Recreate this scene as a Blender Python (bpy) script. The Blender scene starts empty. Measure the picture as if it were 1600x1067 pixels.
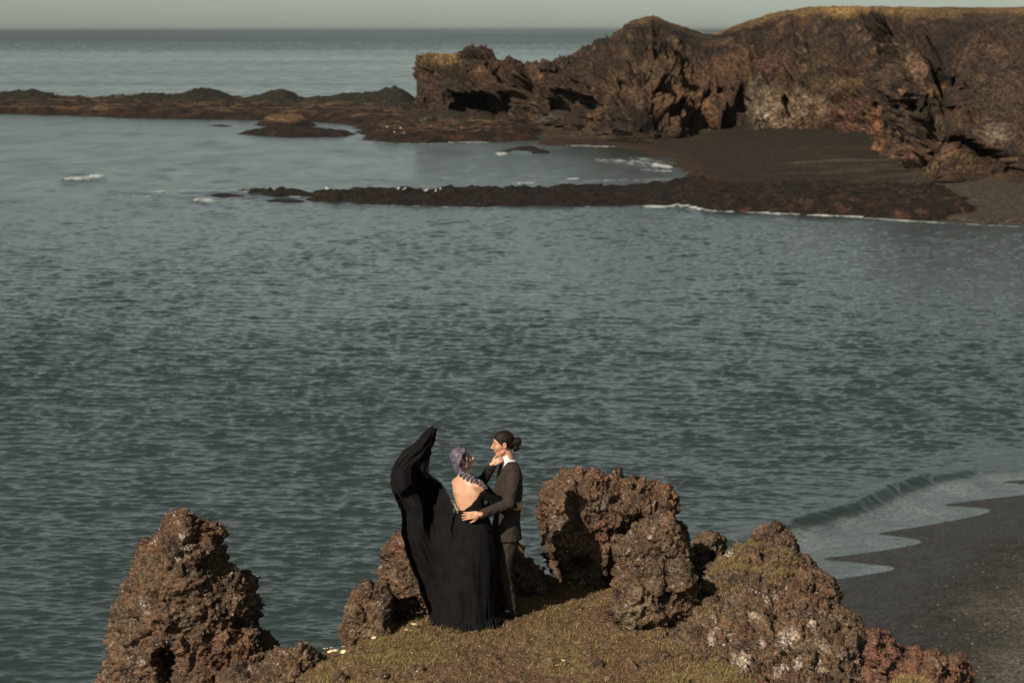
import bpy, math, random
import numpy as np
from mathutils import Vector

# ------------------------------------------------------------------ camera, world, sun
sc = bpy.context.scene
COL = sc.collection
CAM_H = 22.0
PITCH = math.radians(7.38)
FPX = 3778.0                       # focal length in pixels of the 1600 px wide photograph
cam_d = bpy.data.cameras.new('camera'); cam = bpy.data.objects.new('camera', cam_d); COL.objects.link(cam)
cam.location = (0, 0, CAM_H); cam.rotation_euler = (math.pi / 2 - PITCH, 0, 0)
cam_d.sensor_width = 36.0; cam_d.lens = 85.0; cam_d.clip_start = 0.5; cam_d.clip_end = 200000
cam_d.dof.use_dof = True; cam_d.dof.focus_distance = 24.2; cam_d.dof.aperture_fstop = 4.5
sc.camera = cam

SUN_EL = math.radians(33); SUN_AZ = math.radians(214)     # azimuth clockwise from +Y: behind the camera, to the left
w = bpy.data.worlds.new('World'); sc.world = w; w.use_nodes = True
nt = w.node_tree; nt.nodes.clear()
sky = nt.nodes.new('ShaderNodeTexSky'); sky.sky_type = 'NISHITA'; sky.sun_disc = False
sky.sun_elevation = SUN_EL; sky.sun_rotation = SUN_AZ; sky.altitude = 20; sky.air_density = 1.0; sky.dust_density = 0.6; sky.ozone_density = 1.0
hs = nt.nodes.new('ShaderNodeHueSaturation'); hs.inputs['Saturation'].default_value = 0.22
tint = nt.nodes.new('ShaderNodeMix'); tint.data_type = 'RGBA'; tint.blend_type = 'MULTIPLY'; tint.inputs[0].default_value = 1
tint.inputs[7].default_value = (0.49, 0.545, 0.508, 1)
bg = nt.nodes.new('ShaderNodeBackground'); bg.inputs[1].default_value = 0.05
out = nt.nodes.new('ShaderNodeOutputWorld')
gm = nt.nodes.new('ShaderNodeGamma'); gm.inputs[1].default_value = 1.35
nt.links.new(sky.outputs[0], gm.inputs[0]); nt.links.new(gm.outputs[0], hs.inputs['Color']); nt.links.new(hs.outputs[0], tint.inputs[6])
nt.links.new(tint.outputs[2], bg.inputs[0]); nt.links.new(bg.outputs[0], out.inputs[0])

sd = bpy.data.lights.new('sun', 'SUN'); sd.energy = 5.0; sd.angle = math.radians(0.5); sd.color = (1.0, 0.9, 0.76)
sun = bpy.data.objects.new('sun', sd); COL.objects.link(sun)
tosun = Vector((math.sin(SUN_AZ) * math.cos(SUN_EL), math.cos(SUN_AZ) * math.cos(SUN_EL), math.sin(SUN_EL)))
sun.rotation_euler = (-tosun).to_track_quat('-Z', 'Y').to_euler(); sun.location = (-30, -30, 60)
sc.view_settings.view_transform = 'Standard'; sc.view_settings.look = 'None'
sc.view_settings.exposure = 0.3; sc.view_settings.gamma = 1.0
sc.cycles.max_bounces = 6; sc.cycles.sample_clamp_indirect = 4

# ------------------------------------------------------------------ photograph pixel <-> world
CP, SP = math.cos(PITCH), math.sin(PITCH)
def ray(px, py):
    px = np.asarray(px, float); py = np.asarray(py, float)
    u = -(py - 533.5) / FPX; x = (px - 800) / FPX
    return x, CP + u * SP, -SP + u * CP
def at_y(px, py, Y):
    x, y, z = ray(px, py); t = Y / y
    return np.array([x * t, y * t, CAM_H + z * t])
def at_z(px, py, Z=0.0):
    x, y, z = ray(px, py); t = (Z - CAM_H) / z
    return np.array([x * t, y * t, CAM_H + z * t])
def project(P):
    P = np.asarray(P, float); dx = P[..., 0]; dy = P[..., 1]; dz = P[..., 2] - CAM_H
    f = dy * CP - dz * SP; u = dy * SP + dz * CP
    return 800 + FPX * dx / f, 533.5 - FPX * u / f

# ------------------------------------------------------------------ numpy noise
def _hash(ix, iy, iz, seed):
    with np.errstate(over='ignore'):
        h = (ix.astype(np.uint32) * np.uint32(374761393) + iy.astype(np.uint32) * np.uint32(668265263)
             + iz.astype(np.uint32) * np.uint32(2147483647 & 0x7feb352d) + np.uint32(seed * 9781 + 17))
        h ^= h >> np.uint32(15); h *= np.uint32(2246822519); h ^= h >> np.uint32(13); h *= np.uint32(3266489917); h ^= h >> np.uint32(16)
    return h
def _perlin(P, seed):
    i = np.floor(P).astype(np.int64); f = (P - i).astype(np.float32); i = i.astype(np.int32)
    u = f * f * f * (f * (f * 6 - 15) + 10); r = np.zeros(len(P), np.float32)
    for cx in (0, 1):
        for cy in (0, 1):
            for cz in (0, 1):
                h = _hash(i[:, 0] + cx, i[:, 1] + cy, i[:, 2] + cz, seed)
                gx = ((h & 1023).astype(np.float32) / 511.5 - 1); gy = (((h >> np.uint32(10)) & 1023).astype(np.float32) / 511.5 - 1); gz = (((h >> np.uint32(20)) & 1023).astype(np.float32) / 511.5 - 1)
                d = gx * (f[:, 0] - cx) + gy * (f[:, 1] - cy) + gz * (f[:, 2] - cz)
                wt = (u[:, 0] if cx else 1 - u[:, 0]) * (u[:, 1] if cy else 1 - u[:, 1]) * (u[:, 2] if cz else 1 - u[:, 2])
                r += wt * d
    return r * 1.2
def perlin(P, seed=0):
    P = np.asarray(P, np.float32); out = np.empty(len(P), np.float32)
    for a in range(0, len(P), 200000): out[a:a + 200000] = _perlin(P[a:a + 200000], seed)
    return out
def fbm(P, octv=4, seed=0, gain=0.5, ridged=False):
    r = 0; a = 1.0; s = 0; P = np.asarray(P, np.float32)
    for o in range(octv):
        n = perlin(P * (2.03 ** o) + o * 13.7, seed + o)
        if ridged: n = 1 - 2 * np.abs(n)
        r = r + a * n; s += a; a *= gain
    return r / s
def worley(P, seed=0):
    P = np.asarray(P, np.float32); F1 = np.full(len(P), 9., np.float32); ID = np.zeros(len(P), np.float32)
    for a in range(0, len(P), 200000):
        p = P[a:a + 200000]; i = np.floor(p).astype(np.int32); f1 = np.full(len(p), 9., np.float32); idd = np.zeros(len(p), np.float32)
        for cx in (-1, 0, 1):
            for cy in (-1, 0, 1):
                for cz in (-1, 0, 1):
                    c = i + np.array([cx, cy, cz], np.int32); h = _hash(c[:, 0], c[:, 1], c[:, 2], seed)
                    o = np.stack([(h & 1023), (h >> np.uint32(10)) & 1023, (h >> np.uint32(20)) & 1023], 1).astype(np.float32) / 1023
                    d = np.sqrt(((c + o - p) ** 2).sum(1)); m = d < f1
                    f1[m] = d[m]; idd[m] = ((h[m] >> np.uint32(5)) & 1023).astype(np.float32) / 1023
        F1[a:a + 200000] = f1; ID[a:a + 200000] = idd
    return F1, ID
def facets(P, seed, k=1.0):
    """broken flat faces: every cell of a jittered lattice gets its own tilted plane"""
    P = np.asarray(P, np.float32); i = np.floor(P).astype(np.int32); f1 = np.full(len(P), 9., np.float32); v = np.zeros(len(P), np.float32)
    for cx in (-1, 0, 1):
        for cy in (-1, 0, 1):
            for cz in (-1, 0, 1):
                c = i + np.array([cx, cy, cz], np.int32); h = _hash(c[:, 0], c[:, 1], c[:, 2], seed); h2 = _hash(c[:, 2], c[:, 0], c[:, 1], seed + 77)
                o = np.stack([(h & 1023), (h >> np.uint32(10)) & 1023, (h >> np.uint32(20)) & 1023], 1).astype(np.float32) / 1023
                g = np.stack([(h2 & 1023), (h2 >> np.uint32(10)) & 1023, (h2 >> np.uint32(20)) & 1023], 1).astype(np.float32) / 511.5 - 1
                dv = P - (c + o); d = (dv ** 2).sum(1); m = d < f1; f1[m] = d[m]; v[m] = (dv[m] * g[m]).sum(1) + g[m, 0] * .35
    return v
def sstep(a, b, x):
    t = np.clip((x - a) / (b - a), 0, 1); return t * t * (3 - 2 * t)

# ------------------------------------------------------------------ mesh helpers
def mesh_np(name, V, F, smooth=True):
    me = bpy.data.meshes.new(name); V = np.ascontiguousarray(V, np.float32); F = np.ascontiguousarray(F, np.int32)
    me.vertices.add(len(V)); me.vertices.foreach_set('co', V.ravel())
    n, k = F.shape; me.loops.add(n * k); me.loops.foreach_set('vertex_index', F.ravel())
    me.polygons.add(n); me.polygons.foreach_set('loop_start', np.arange(0, n * k, k, dtype=np.int32))
    me.update(calc_edges=True)
    me.polygons.foreach_set('use_smooth', np.full(n, smooth, bool)); me.update()
    return me
def set_co(me, V):
    me.vertices.foreach_set('co', np.ascontiguousarray(V, np.float32).ravel()); me.update()
def get_co(me):
    a = np.empty(len(me.vertices) * 3, np.float32); me.vertices.foreach_get('co', a); return a.reshape(-1, 3)
def get_no(me):
    a = np.empty(len(me.vertices) * 3, np.float32); me.vertex_normals.foreach_get('vector', a); return a.reshape(-1, 3)
def set_col(me, C, name='Col'):
    C = np.asarray(C, np.float32)
    if C.ndim == 1: C = np.stack([C, C, C], 1)
    A = me.color_attributes.new(name, 'FLOAT_COLOR', 'POINT')
    A.data.foreach_set('color', np.concatenate([np.clip(C, 0, 1), np.ones((len(C), 1), np.float32)], 1).astype(np.float32).ravel())
def grid_faces(nu, nv, wrap_u=False):
    iu = np.arange(nu if wrap_u else nu - 1); iv = np.arange(nv - 1)
    A, B = np.meshgrid(iu, iv, indexing='ij'); A2 = (A + 1) % nu
    return np.stack([(A * nv + B), (A2 * nv + B), (A2 * nv + B + 1), (A * nv + B + 1)], -1).reshape(-1, 4)
def link(name, me, mat=None, parent=None, loc=None):
    """links a mesh; with loc the world-space mesh is re-origined to loc"""
    o = bpy.data.objects.new(name, me); COL.objects.link(o)
    if mat is not None:
        for m in (mat if isinstance(mat, (list, tuple)) else [mat]): me.materials.append(m)
    if parent is not None:
        pl = Vector(parent['_loc']) if '_loc' in parent else parent.location
        V = get_co(me); set_co(me, V - np.array(pl, np.float32)); o.parent = parent
        o['_loc'] = list(pl)
    elif loc is not None:
        V = get_co(me); set_co(me, V - np.array(loc, np.float32)); o.location = [float(v) for v in loc]
        o['_loc'] = [float(v) for v in loc]
    else: o['_loc'] = [0., 0., 0.]
    return o
def tag(o, label=None, cat=None, group=None, kind=None):
    if label: o['label'] = label
    if cat: o['category'] = cat
    if group: o['group'] = group
    if kind: o['kind'] = kind
    return o
def empty(name, loc):
    o = bpy.data.objects.new(name, None); COL.objects.link(o); o.location = [float(v) for v in loc]; o.empty_display_size = 0.1
    o['_loc'] = [float(v) for v in loc]; return o

# ------------------------------------------------------------------ signed distance fields and surface nets
def sd_ell(P, c, r, R=None):
    q = P - np.asarray(c, np.float32)
    if R is not None: q = q @ np.asarray(R, np.float32)
    r = np.asarray(r, np.float32); k0 = np.sqrt(((q / r) ** 2).sum(1)); k1 = np.sqrt(((q / (r * r)) ** 2).sum(1)) + 1e-9
    return k0 * (k0 - 1) / k1
def sd_box(P, c, r, R=None, rnd=0.05):
    q = P - np.asarray(c, np.float32)
    if R is not None: q = q @ np.asarray(R, np.float32)
    q = np.abs(q) - (np.asarray(r, np.float32) - rnd)
    return np.sqrt((np.maximum(q, 0) ** 2).sum(1)) + np.minimum(q.max(1), 0) - rnd
def sd_cone(P, a, b, ra, rb, flat=None):
    a = np.asarray(a, np.float32); b = np.asarray(b, np.float32); ab = b - a
    t = np.clip(((P - a) @ ab) / (ab @ ab + 1e-9), 0, 1)
    return np.sqrt(((P - a - t[:, None] * ab) ** 2).sum(1)) - (ra + t * (rb - ra))
def smin(a, b, k):
    if k <= 0: return np.minimum(a, b)
    h = np.clip(0.5 + 0.5 * (b - a) / k, 0, 1); return b + h * (a - b) - k * h * (1 - h)
def smax(a, b, k): return -smin(-a, -b, k)
def rotm(rx=0, ry=0, rz=0):
    from mathutils import Euler
    return np.array(Euler((math.radians(rx), math.radians(ry), math.radians(rz))).to_matrix(), np.float32)
def surface(fn, lo, hi, h, name='m'):
    """extract the zero set of fn by surface nets, evaluating the fine grid only near the surface"""
    lo = np.asarray(lo, float); hi = np.asarray(hi, float); K = 4
    n = (np.ceil((hi - lo) / h / K).astype(int) + 1) * K
    gc = [lo[i] + (np.arange(n[i] // K) * K + K / 2) * h for i in range(3)]
    C = np.stack(np.meshgrid(*gc, indexing='ij'), -1).reshape(-1, 3).astype(np.float32)
    dc = fn(C).reshape([m // K for m in n]).astype(np.float32)
    D = dc.repeat(K, 0).repeat(K, 1).repeat(K, 2)
    idx = np.nonzero(np.abs(D.ravel()) < K * h * 1.35)[0]
    ii = np.stack(np.unravel_index(idx, D.shape), 1)
    pts = (lo + ii * h).astype(np.float32); v = np.empty(len(pts), np.float32)
    for a in range(0, len(pts), 400000): v[a:a + 400000] = fn(pts[a:a + 400000])
    Dr = D.ravel(); Dr[idx] = v; D = Dr.reshape(D.shape)
    s = D < 0
    cnt = np.zeros([m - 1 for m in n], np.int8)
    for c in np.ndindex(2, 2, 2): cnt += s[c[0]:n[0] - 1 + c[0], c[1]:n[1] - 1 + c[1], c[2]:n[2] - 1 + c[2]]
    mix = (cnt > 0) & (cnt < 8); ci = np.argwhere(mix); num = -np.ones(mix.shape, np.int32); num[mix] = np.arange(len(ci))
    pos = np.zeros((len(ci), 3), np.float32); wsum = np.zeros(len(ci), np.float32)
    cor = list(np.ndindex(2, 2, 2)); val = {c: D[ci[:, 0] + c[0], ci[:, 1] + c[1], ci[:, 2] + c[2]] for c in cor}
    for c in cor:
        for ax in range(3):
            if c[ax] == 0:
                e = list(c); e[ax] = 1; e = tuple(e); a, b = val[c], val[e]; m = (a < 0) != (b < 0)
                t = np.where(m, a / np.where(m, a - b, 1), 0); p = np.tile(np.array(c, np.float32), (len(ci), 1)); p[:, ax] = t
                pos += p * m[:, None]; wsum += m
    V = lo + (ci + pos / wsum[:, None]) * h
    Fs = []
    for ax in range(3):
        o1, o2 = (ax + 1) % 3, (ax + 2) % 3
        sl0 = [slice(None)] * 3; sl1 = [slice(None)] * 3; sl0[ax] = slice(0, n[ax] - 1); sl1[ax] = slice(1, n[ax])
        a = s[tuple(sl0)]; b = s[tuple(sl1)]; e = np.argwhere(a != b)
        e = e[(e[:, o1] > 0) & (e[:, o2] > 0) & (e[:, o1] < n[o1] - 1) & (e[:, o2] < n[o2] - 1)]
        def g(d1, d2):
            q = e.copy(); q[:, o1] += d1; q[:, o2] += d2; return num[q[:, 0], q[:, 1], q[:, 2]]
        Q = np.stack([g(-1, -1), g(0, -1), g(0, 0), g(-1, 0)], 1); fl = ~a[e[:, 0], e[:, 1], e[:, 2]]
        Q[fl] = Q[fl][:, ::-1]; Fs.append(Q)
    F = np.concatenate(Fs); F = F[(F >= 0).all(1)]
    return mesh_np(name, V, F)

# ------------------------------------------------------------------ materials
def _mat(name):
    m = bpy.data.materials.new(name); m.use_nodes = True; nt = m.node_tree
    return m, nt, nt.nodes['Principled BSDF']
def N(nt, t, **kw):
    n = nt.nodes.new(t)
    for k, v in kw.items():
        if k in n.inputs.keys(): n.inputs[k].default_value = v
        else: setattr(n, k, v)
    return n
def mixc(nt, fac, a, b, mode='MIX'):
    n = nt.nodes.new('ShaderNodeMix'); n.data_type = 'RGBA'; n.blend_type = mode
    for s, v in ((0, fac), (6, a), (7, b)):
        if isinstance(v, bpy.types.NodeSocket): nt.links.new(v, n.inputs[s])
        elif isinstance(v, (tuple, list)): n.inputs[s].default_value = (*v[:3], 1)
        else: n.inputs[s].default_value = v
    return n.outputs[2]
def ramp(nt, src, a, b, lo=0., hi=1.):
    n = nt.nodes.new('ShaderNodeMapRange'); n.interpolation_type = 'SMOOTHSTEP'; nt.links.new(src, n.inputs[0])
    n.inputs[1].default_value = a; n.inputs[2].default_value = b; n.inputs[3].default_value = lo; n.inputs[4].default_value = hi
    return n.outputs[0]
def noise(nt, co, scale, detail=5, rough=0.6, dist=0.0):
    n = N(nt, 'ShaderNodeTexNoise', Scale=scale, Detail=detail, Roughness=rough, Distortion=dist); nt.links.new(co, n.inputs['Vector']); return n.outputs[0]
def vcol(nt, name='Col'):
    n = nt.nodes.new('ShaderNodeVertexColor'); n.layer_name = name; return n.outputs[0]
def objco(nt): return nt.nodes.new('ShaderNodeTexCoord').outputs['Object']
def bump(nt, bs, h, strength, dist):
    b = N(nt, 'ShaderNodeBump', Strength=strength, Distance=dist); nt.links.new(h, b.inputs['Height']); nt.links.new(b.outputs[0], bs.inputs['Normal']); return b
def plain(name, col, rough=0.8, spec=0.3, var=0.0, scale=20, bmp=0, bd=0.01, sheen=0, metal=0):
    m, nt, bs = _mat(name); co = objco(nt); bs.inputs['Roughness'].default_value = rough; bs.inputs['Specular IOR Level'].default_value = spec
    bs.inputs['Metallic'].default_value = metal
    if sheen: bs.inputs['Sheen Weight'].default_value = sheen; bs.inputs['Sheen Roughness'].default_value = .4
    n = noise(nt, co, scale)
    c = mixc(nt, ramp(nt, n, .3, .7), [v * (1 - var) for v in col], [v * (1 + var) for v in col]); nt.links.new(c, bs.inputs['Base Color'])
    if bmp: bump(nt, bs, n, bmp, bd)
    return m
def rock_mat(name, tint=(1, 1, 1), lichen=0.5, fine=1.0, bscale=1.0, grit=1.0):
    """vertex colour (large patches) broken by fine grit, small stones and lichen flecks"""
    m, nt, bs = _mat(name); co = objco(nt); v = vcol(nt)
    a = mixc(nt, ramp(nt, noise(nt, co, 28 * fine, 6, .7), .36, .66), (.26, .24, .23), (2.0, 1.85, 1.7))
    c = mixc(nt, 1.0, v, a, 'MULTIPLY')
    vo = N(nt, 'ShaderNodeTexVoronoi', Scale=36 * fine); nt.links.new(co, vo.inputs['Vector'])
    sep = N(nt, 'ShaderNodeSeparateColor'); nt.links.new(vo.outputs['Color'], sep.inputs[0])
    c = mixc(nt, ramp(nt, sep.outputs[0], 0.0, 1.0, 0.1 * grit, .55 * grit), c, mixc(nt, sep.outputs[1], (.035, .02, .013), (.20, .145, .095)))
    if lichen > 0:
        ln = noise(nt, co, 5.5 * fine, 8, .72); l2 = noise(nt, co, 55 * fine, 3, .6)
        mm = N(nt, 'ShaderNodeMath', operation='MULTIPLY'); nt.links.new(ramp(nt, ln, .60 - .05 * lichen, .66), mm.inputs[0]); nt.links.new(ramp(nt, l2, .47, .60), mm.inputs[1])
        l3 = ramp(nt, noise(nt, co, 70 * fine, 2, .5), .64, .69, 0, .75)
        c = mixc(nt, l3, c, (.36, .29, .22)); c = mixc(nt, mm.outputs[0], c, (.46, .40, .34))
    c = mixc(nt, 1.0, c, tint, 'MULTIPLY')
    nt.links.new(c, bs.inputs['Base Color']); bs.inputs['Roughness'].default_value = .9; bs.inputs['Specular IOR Level'].default_value = .25
    h = N(nt, 'ShaderNodeMath', operation='ADD'); nt.links.new(noise(nt, co, 45 * fine, 5, .7), h.inputs[0]); nt.links.new(vo.outputs['Distance'], h.inputs[1])
    bump(nt, bs, h.outputs[0], 0.9, 0.02 * bscale); return m

# ================================================================== THE COAST
def pts0(L, Z=0.0):
    return np.array([at_z(a, b, Z)[:2] for a, b in L])
def seg_dist(XY, a, b):
    ab = b - a; t = np.clip(((XY - a) @ ab) / (ab @ ab + 1e-9), 0, 1)
    return np.sqrt(((XY - a - t[:, None] * ab) ** 2).sum(1))
def sd_poly(XY, poly):
    """signed distance to a closed polygon, positive inside"""
    out = np.empty(len(XY), np.float32); n = len(poly)
    for c in range(0, len(XY), 300000):
        P = XY[c:c + 300000]; d = np.full(len(P), 1e9); ins = np.zeros(len(P), bool)
        for i in range(n):
            a, b = poly[i], poly[(i + 1) % n]; d = np.minimum(d, seg_dist(P, a, b))
            cond = (a[1] > P[:, 1]) != (b[1] > P[:, 1])
            xx = (b[0] - a[0]) * (P[:, 1] - a[1]) / (b[1] - a[1] + 1e-12) + a[0]
            ins ^= cond & (P[:, 0] < xx)
        out[c:c + 300000] = np.where(ins, d, -d)
    return out
def P3(XY, z=0.0): return np.column_stack([XY, np.full(len(XY), z)]).astype(np.float32)
def mixn(a, b, t):
    t = np.asarray(t)[:, None]; return np.asarray(a) * (1 - t) + np.asarray(b) * t

# near black beach: the waterline with its swash tongues
SHORE_PX = [(1040, 930), (1150, 915), (1285, 906), (1340, 899), (1412, 887), (1345, 881), (1262, 873), (1330, 866), (1428, 851), (1440, 845),
            (1400, 838), (1350, 834), (1450, 820), (1554, 799), (1530, 793), (1450, 790), (1520, 781), (1660, 765), (1600, 757), (1540, 752), (1650, 747), (1760, 732)]
SHORE = np.concatenate([[[2, 40], [5, 70]], pts0(SHORE_PX), [[60, 150], [85, 190], [92, 240], [80, 268]], pts0([(1700, 353), (1600, 352)]), [[75, 330], [300, 330], [300, 20], [2, 20]]])
MEAN = np.concatenate([[[4, 40], [8, 75]], pts0([(1380, 915), (1440, 880), (1560, 820), (1700, 770), (1800, 735)]), [[64, 150], [89, 190], [96, 240], [84, 268]], pts0([(1710, 351), (1600, 350)]), [[75, 330], [300, 330], [300, 20], [4, 20]]])
def rounded(P, i0, i1, k=3):
    """Chaikin corner cutting of one stretch of a closed outline"""
    A, M, B = P[:i0], P[i0:i1], P[i1:]
    for _ in range(k):
        Q = [M[0]]
        for a, b in zip(M[:-1], M[1:]): Q += [a * .72 + b * .28, a * .28 + b * .72]
        M = np.array(Q + [M[-1]])
    return np.concatenate([A, M, B])
SHORE = rounded(SHORE, 3, 23, 2)
def uneven(parts):
    return np.concatenate([np.arange(a, b, s) for a, b, s in parts])
def beach():
    xs = uneven([(0, 12, .5), (12, 45, .16), (45, 200, 1.6)]); ys = uneven([(40, 72, .8), (72, 130, .16), (130, 300, 1.4)])
    X, Y = np.meshgrid(xs, ys, indexing='ij'); XY = np.column_stack([X.ravel(), Y.ravel()])
    s = sd_poly(XY, SHORE); m = sd_poly(XY, MEAN)
    z = np.where(s > 0, .035 * np.minimum(s, 2.5), .10 * np.maximum(s, -12)) + np.where(m > 0, .085 * np.minimum(m, 22) + .03 * np.maximum(m - 22, 0), 0)
    n = fbm(P3(XY) * .22, 3, 5); z = z + n * .28 * sstep(1, 9, m) + fbm(P3(XY) * 2.5, 3, 9) * .05 * sstep(0, 3, m)
    wl, _ = worley(P3(XY) * 3.3, 3); z += (.5 - wl) * .05 * sstep(3, 12, m)
    V = np.column_stack([XY, z]); me = mesh_np('black_sand_beach', V, grid_faces(len(xs), len(ys)))
    wet = 1 - sstep(.5, 11, m + n * 4); far = fbm(P3(XY) * .12, 3, 21)
    C = mixn((.036, .033, .027), (.108, .094, .068), sstep(3, 12, m + far * 6)); C = mixn(C, (.018, .0135, .0105), wet * .8)
    set_col(me, C); set_col(me, wet, 'Wet')
    mt, nt, bs = _mat('black_gravel'); co = objco(nt)
    vo = N(nt, 'ShaderNodeTexVoronoi', Scale=11.0); nt.links.new(co, vo.inputs['Vector']); sp = N(nt, 'ShaderNodeSeparateColor'); nt.links.new(vo.outputs['Color'], sp.inputs[0])
    wetn = N(nt, 'ShaderNodeSeparateColor'); nt.links.new(vcol(nt, 'Wet'), wetn.inputs[0])
    dry = ramp(nt, wetn.outputs[0], 0.2, .7, 1, 0)
    c = mixc(nt, 1.0, vcol(nt), mixc(nt, ramp(nt, sp.outputs[0], 0, 1), (.35, .35, .35), (1.9, 1.85, 1.75)), 'MULTIPLY')
    c = mixc(nt, 1.0, c, mixc(nt, ramp(nt, noise(nt, co, 1.3, 6, .7), .3, .7), (.7, .7, .7), (1.35, 1.35, 1.3)), 'MULTIPLY')
    peb = N(nt, 'ShaderNodeMath', operation='MULTIPLY'); nt.links.new(ramp(nt, sp.outputs[1], .86, .9), peb.inputs[0]); nt.links.new(dry, peb.inputs[1])
    c = mixc(nt, peb.outputs[0], c, (.11, .10, .08)); nt.links.new(c, bs.inputs['Base Color'])
    rr = N(nt, 'ShaderNodeMapRange'); nt.links.new(wetn.outputs[0], rr.inputs[0]); rr.inputs[1].default_value = .6; rr.inputs[2].default_value = 1; rr.inputs[3].default_value = .9; rr.inputs[4].default_value = .42
    nt.links.new(rr.outputs[0], bs.inputs['Roughness']); bs.inputs['Specular IOR Level'].default_value = .3
    bump(nt, bs, vo.outputs['Distance'], .6, .06)
    return tag(link('beach', me, mt), 'black gravel beach with dark wet sand along the swash', None, kind='structure')
beach()

# scattered larger beach stones: one uncountable mass
def pebbles():
    rng = np.random.default_rng(4); n = 7500
    X = rng.uniform(11, 34, n * 3); Y = rng.uniform(76, 118, n * 3); XY = np.column_stack([X, Y]); m = sd_poly(XY, MEAN)
    k = (m > 1.5) & (rng.random(n * 3) < sstep(1, 14, m) * .8 + .05); XY = XY[k][:n]; m = m[k][:n]; n = len(XY)
    z = .035 * 2.5 + .085 * np.minimum(m, 22) + fbm(P3(XY) * .22, 3, 5) * .28 * sstep(1, 9, m)
    base = np.array([[1, 0, 0], [.3, .95, 0], [-.8, .6, 0], [-.8, -.6, 0], [.3, -.95, 0], [0, 0, .8]]); F = np.array([[0, 1, 5], [1, 2, 5], [2, 3, 5], [3, 4, 5], [4, 0, 5]])
    r = rng.uniform(.025, .075, n) * (1 + (rng.random(n) < .04) * 1.2); th = rng.uniform(0, 6.28, n); ct, st = np.cos(th), np.sin(th)
    B = base[None] * r[:, None, None] * np.array([1, .8, .7]); B = B + rng.normal(0, .12, B.shape) * r[:, None, None]
    V = np.stack([B[..., 0] * ct[:, None] - B[..., 1] * st[:, None] + XY[:, None, 0], B[..., 0] * st[:, None] + B[..., 1] * ct[:, None] + XY[:, None, 1], B[..., 2] + z[:, None] - .005], -1)
    me = mesh_np('beach_pebbles', V.reshape(-1, 3), (F[None] + (np.arange(n) * 6)[:, None, None]).reshape(-1, 3))
    g = rng.uniform(.03, .10, n) * (1 + (rng.random(n) < .03) * 1.6); set_col(me, np.repeat(np.column_stack([g * 1.05, g, g * .85]), 6, 0))
    m_, nt, bs = _mat('pebble_stone'); nt.links.new(vcol(nt), bs.inputs['Base Color']); bs.inputs['Roughness'].default_value = .85
    tag(link('beach_pebbles', me, m_), 'pale pebbles strewn over the black beach gravel', 'pebbles', kind='stuff')
pebbles()

# ------------------------------------------------------------------ far shore and the reefs
ROCKM = rock_mat('far_rock', tint=(.72, .70, .68), lichen=0, fine=.06, bscale=8, grit=0)
def terrain(name, poly, hf, xs, ys, colf, mat=ROCKM, cut=-5, rag=1.0):
    X, Y = np.meshgrid(xs, ys, indexing='ij'); XY = np.column_stack([X.ravel(), Y.ravel()]); s = sd_poly(XY, poly)
    s = s + (fbm(P3(XY) * .12, 3, 31) * 4.0 + fbm(P3(XY) * .5, 3, 33) * 2.6) * rag
    z = hf(XY, s); F = grid_faces(len(xs), len(ys)); F = F[(s[F] > cut).all(1)]
    u, inv = np.unique(F, return_inverse=True); V = np.column_stack([XY, z])[u]
    me = mesh_np(name, V, inv.reshape(F.shape)); C = colf(XY[u], s[u], z[u]); set_col(me, C)
    return link(name, me, mat)
KELP = (.010, .0065, .0045); RUST = (.050, .024, .012); OCHRE = (.17, .11, .055); OLIVE = (.024, .019, .010); GRAV = (.060, .050, .038)
MIDREEF = pts0([(365, 301), (400, 306), (440, 309), (500, 314), (560, 318), (640, 321), (700, 323), (850, 323), (1000, 321), (1060, 325), (1130, 331), (1250, 335), (1340, 339), (1480, 347), (1560, 340), (1500, 300), (1200, 300), (1090, 290), (1000, 296), (900, 297), (820, 298), (700, 301), (600, 302), (450, 301), (400, 297)])
def h_mid(XY, s):
    px, py = project(np.column_stack([XY, np.zeros(len(XY))]))
    n = fbm(P3(XY) * .35, 5, 41, gain=.65) * 1.2 + fbm(P3(XY) * np.array([.9, .6, 1]), 3, 42, ridged=True) * 1.2; n2 = fbm(P3(XY) * .09, 3, 43); big = sstep(950, 1150, px)
    z = np.where(s > 0, (.58 + .7 * big) * sstep(0, 4.5, s) + n * .35 * sstep(0, 3, s) + (n2 - .1) * 1.1 * sstep(1, 6, s), .3 * s)
    z = z + facets(P3(XY, 0) * np.array([.5, .35, 1]), 48) * .42 * sstep(0, 2, s)
    return z - .9 * np.exp(-((px - 860) / 45) ** 2 - ((py - 308) / 3.5) ** 2) - .9 * np.exp(-((px - 480) / 30) ** 2 - ((py - 309) / 3) ** 2)
def c_mid(XY, s, z):
    px, py = project(np.column_stack([XY, z])); n = fbm(P3(XY) * .5, 4, 45) * .5 + .5; big = sstep(1020, 1150, px)
    C = mixn(KELP, (.050, .026, .014), sstep(.46, .64, n) * (.3 + .6 * big)); return mixn(C, (.07, .055, .03), sstep(.62, .8, fbm(P3(XY) * .2, 3, 47) * .5 + .5) * big * .6)
o = terrain('rocky_reef', MIDREEF, h_mid, np.arange(-45, 62, .45), uneven([(270, 345, .35), (345, 380, 1)]), c_mid)
tag(o, 'low dark kelp covered reef running across the bay from the right shore', 'reef')

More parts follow.
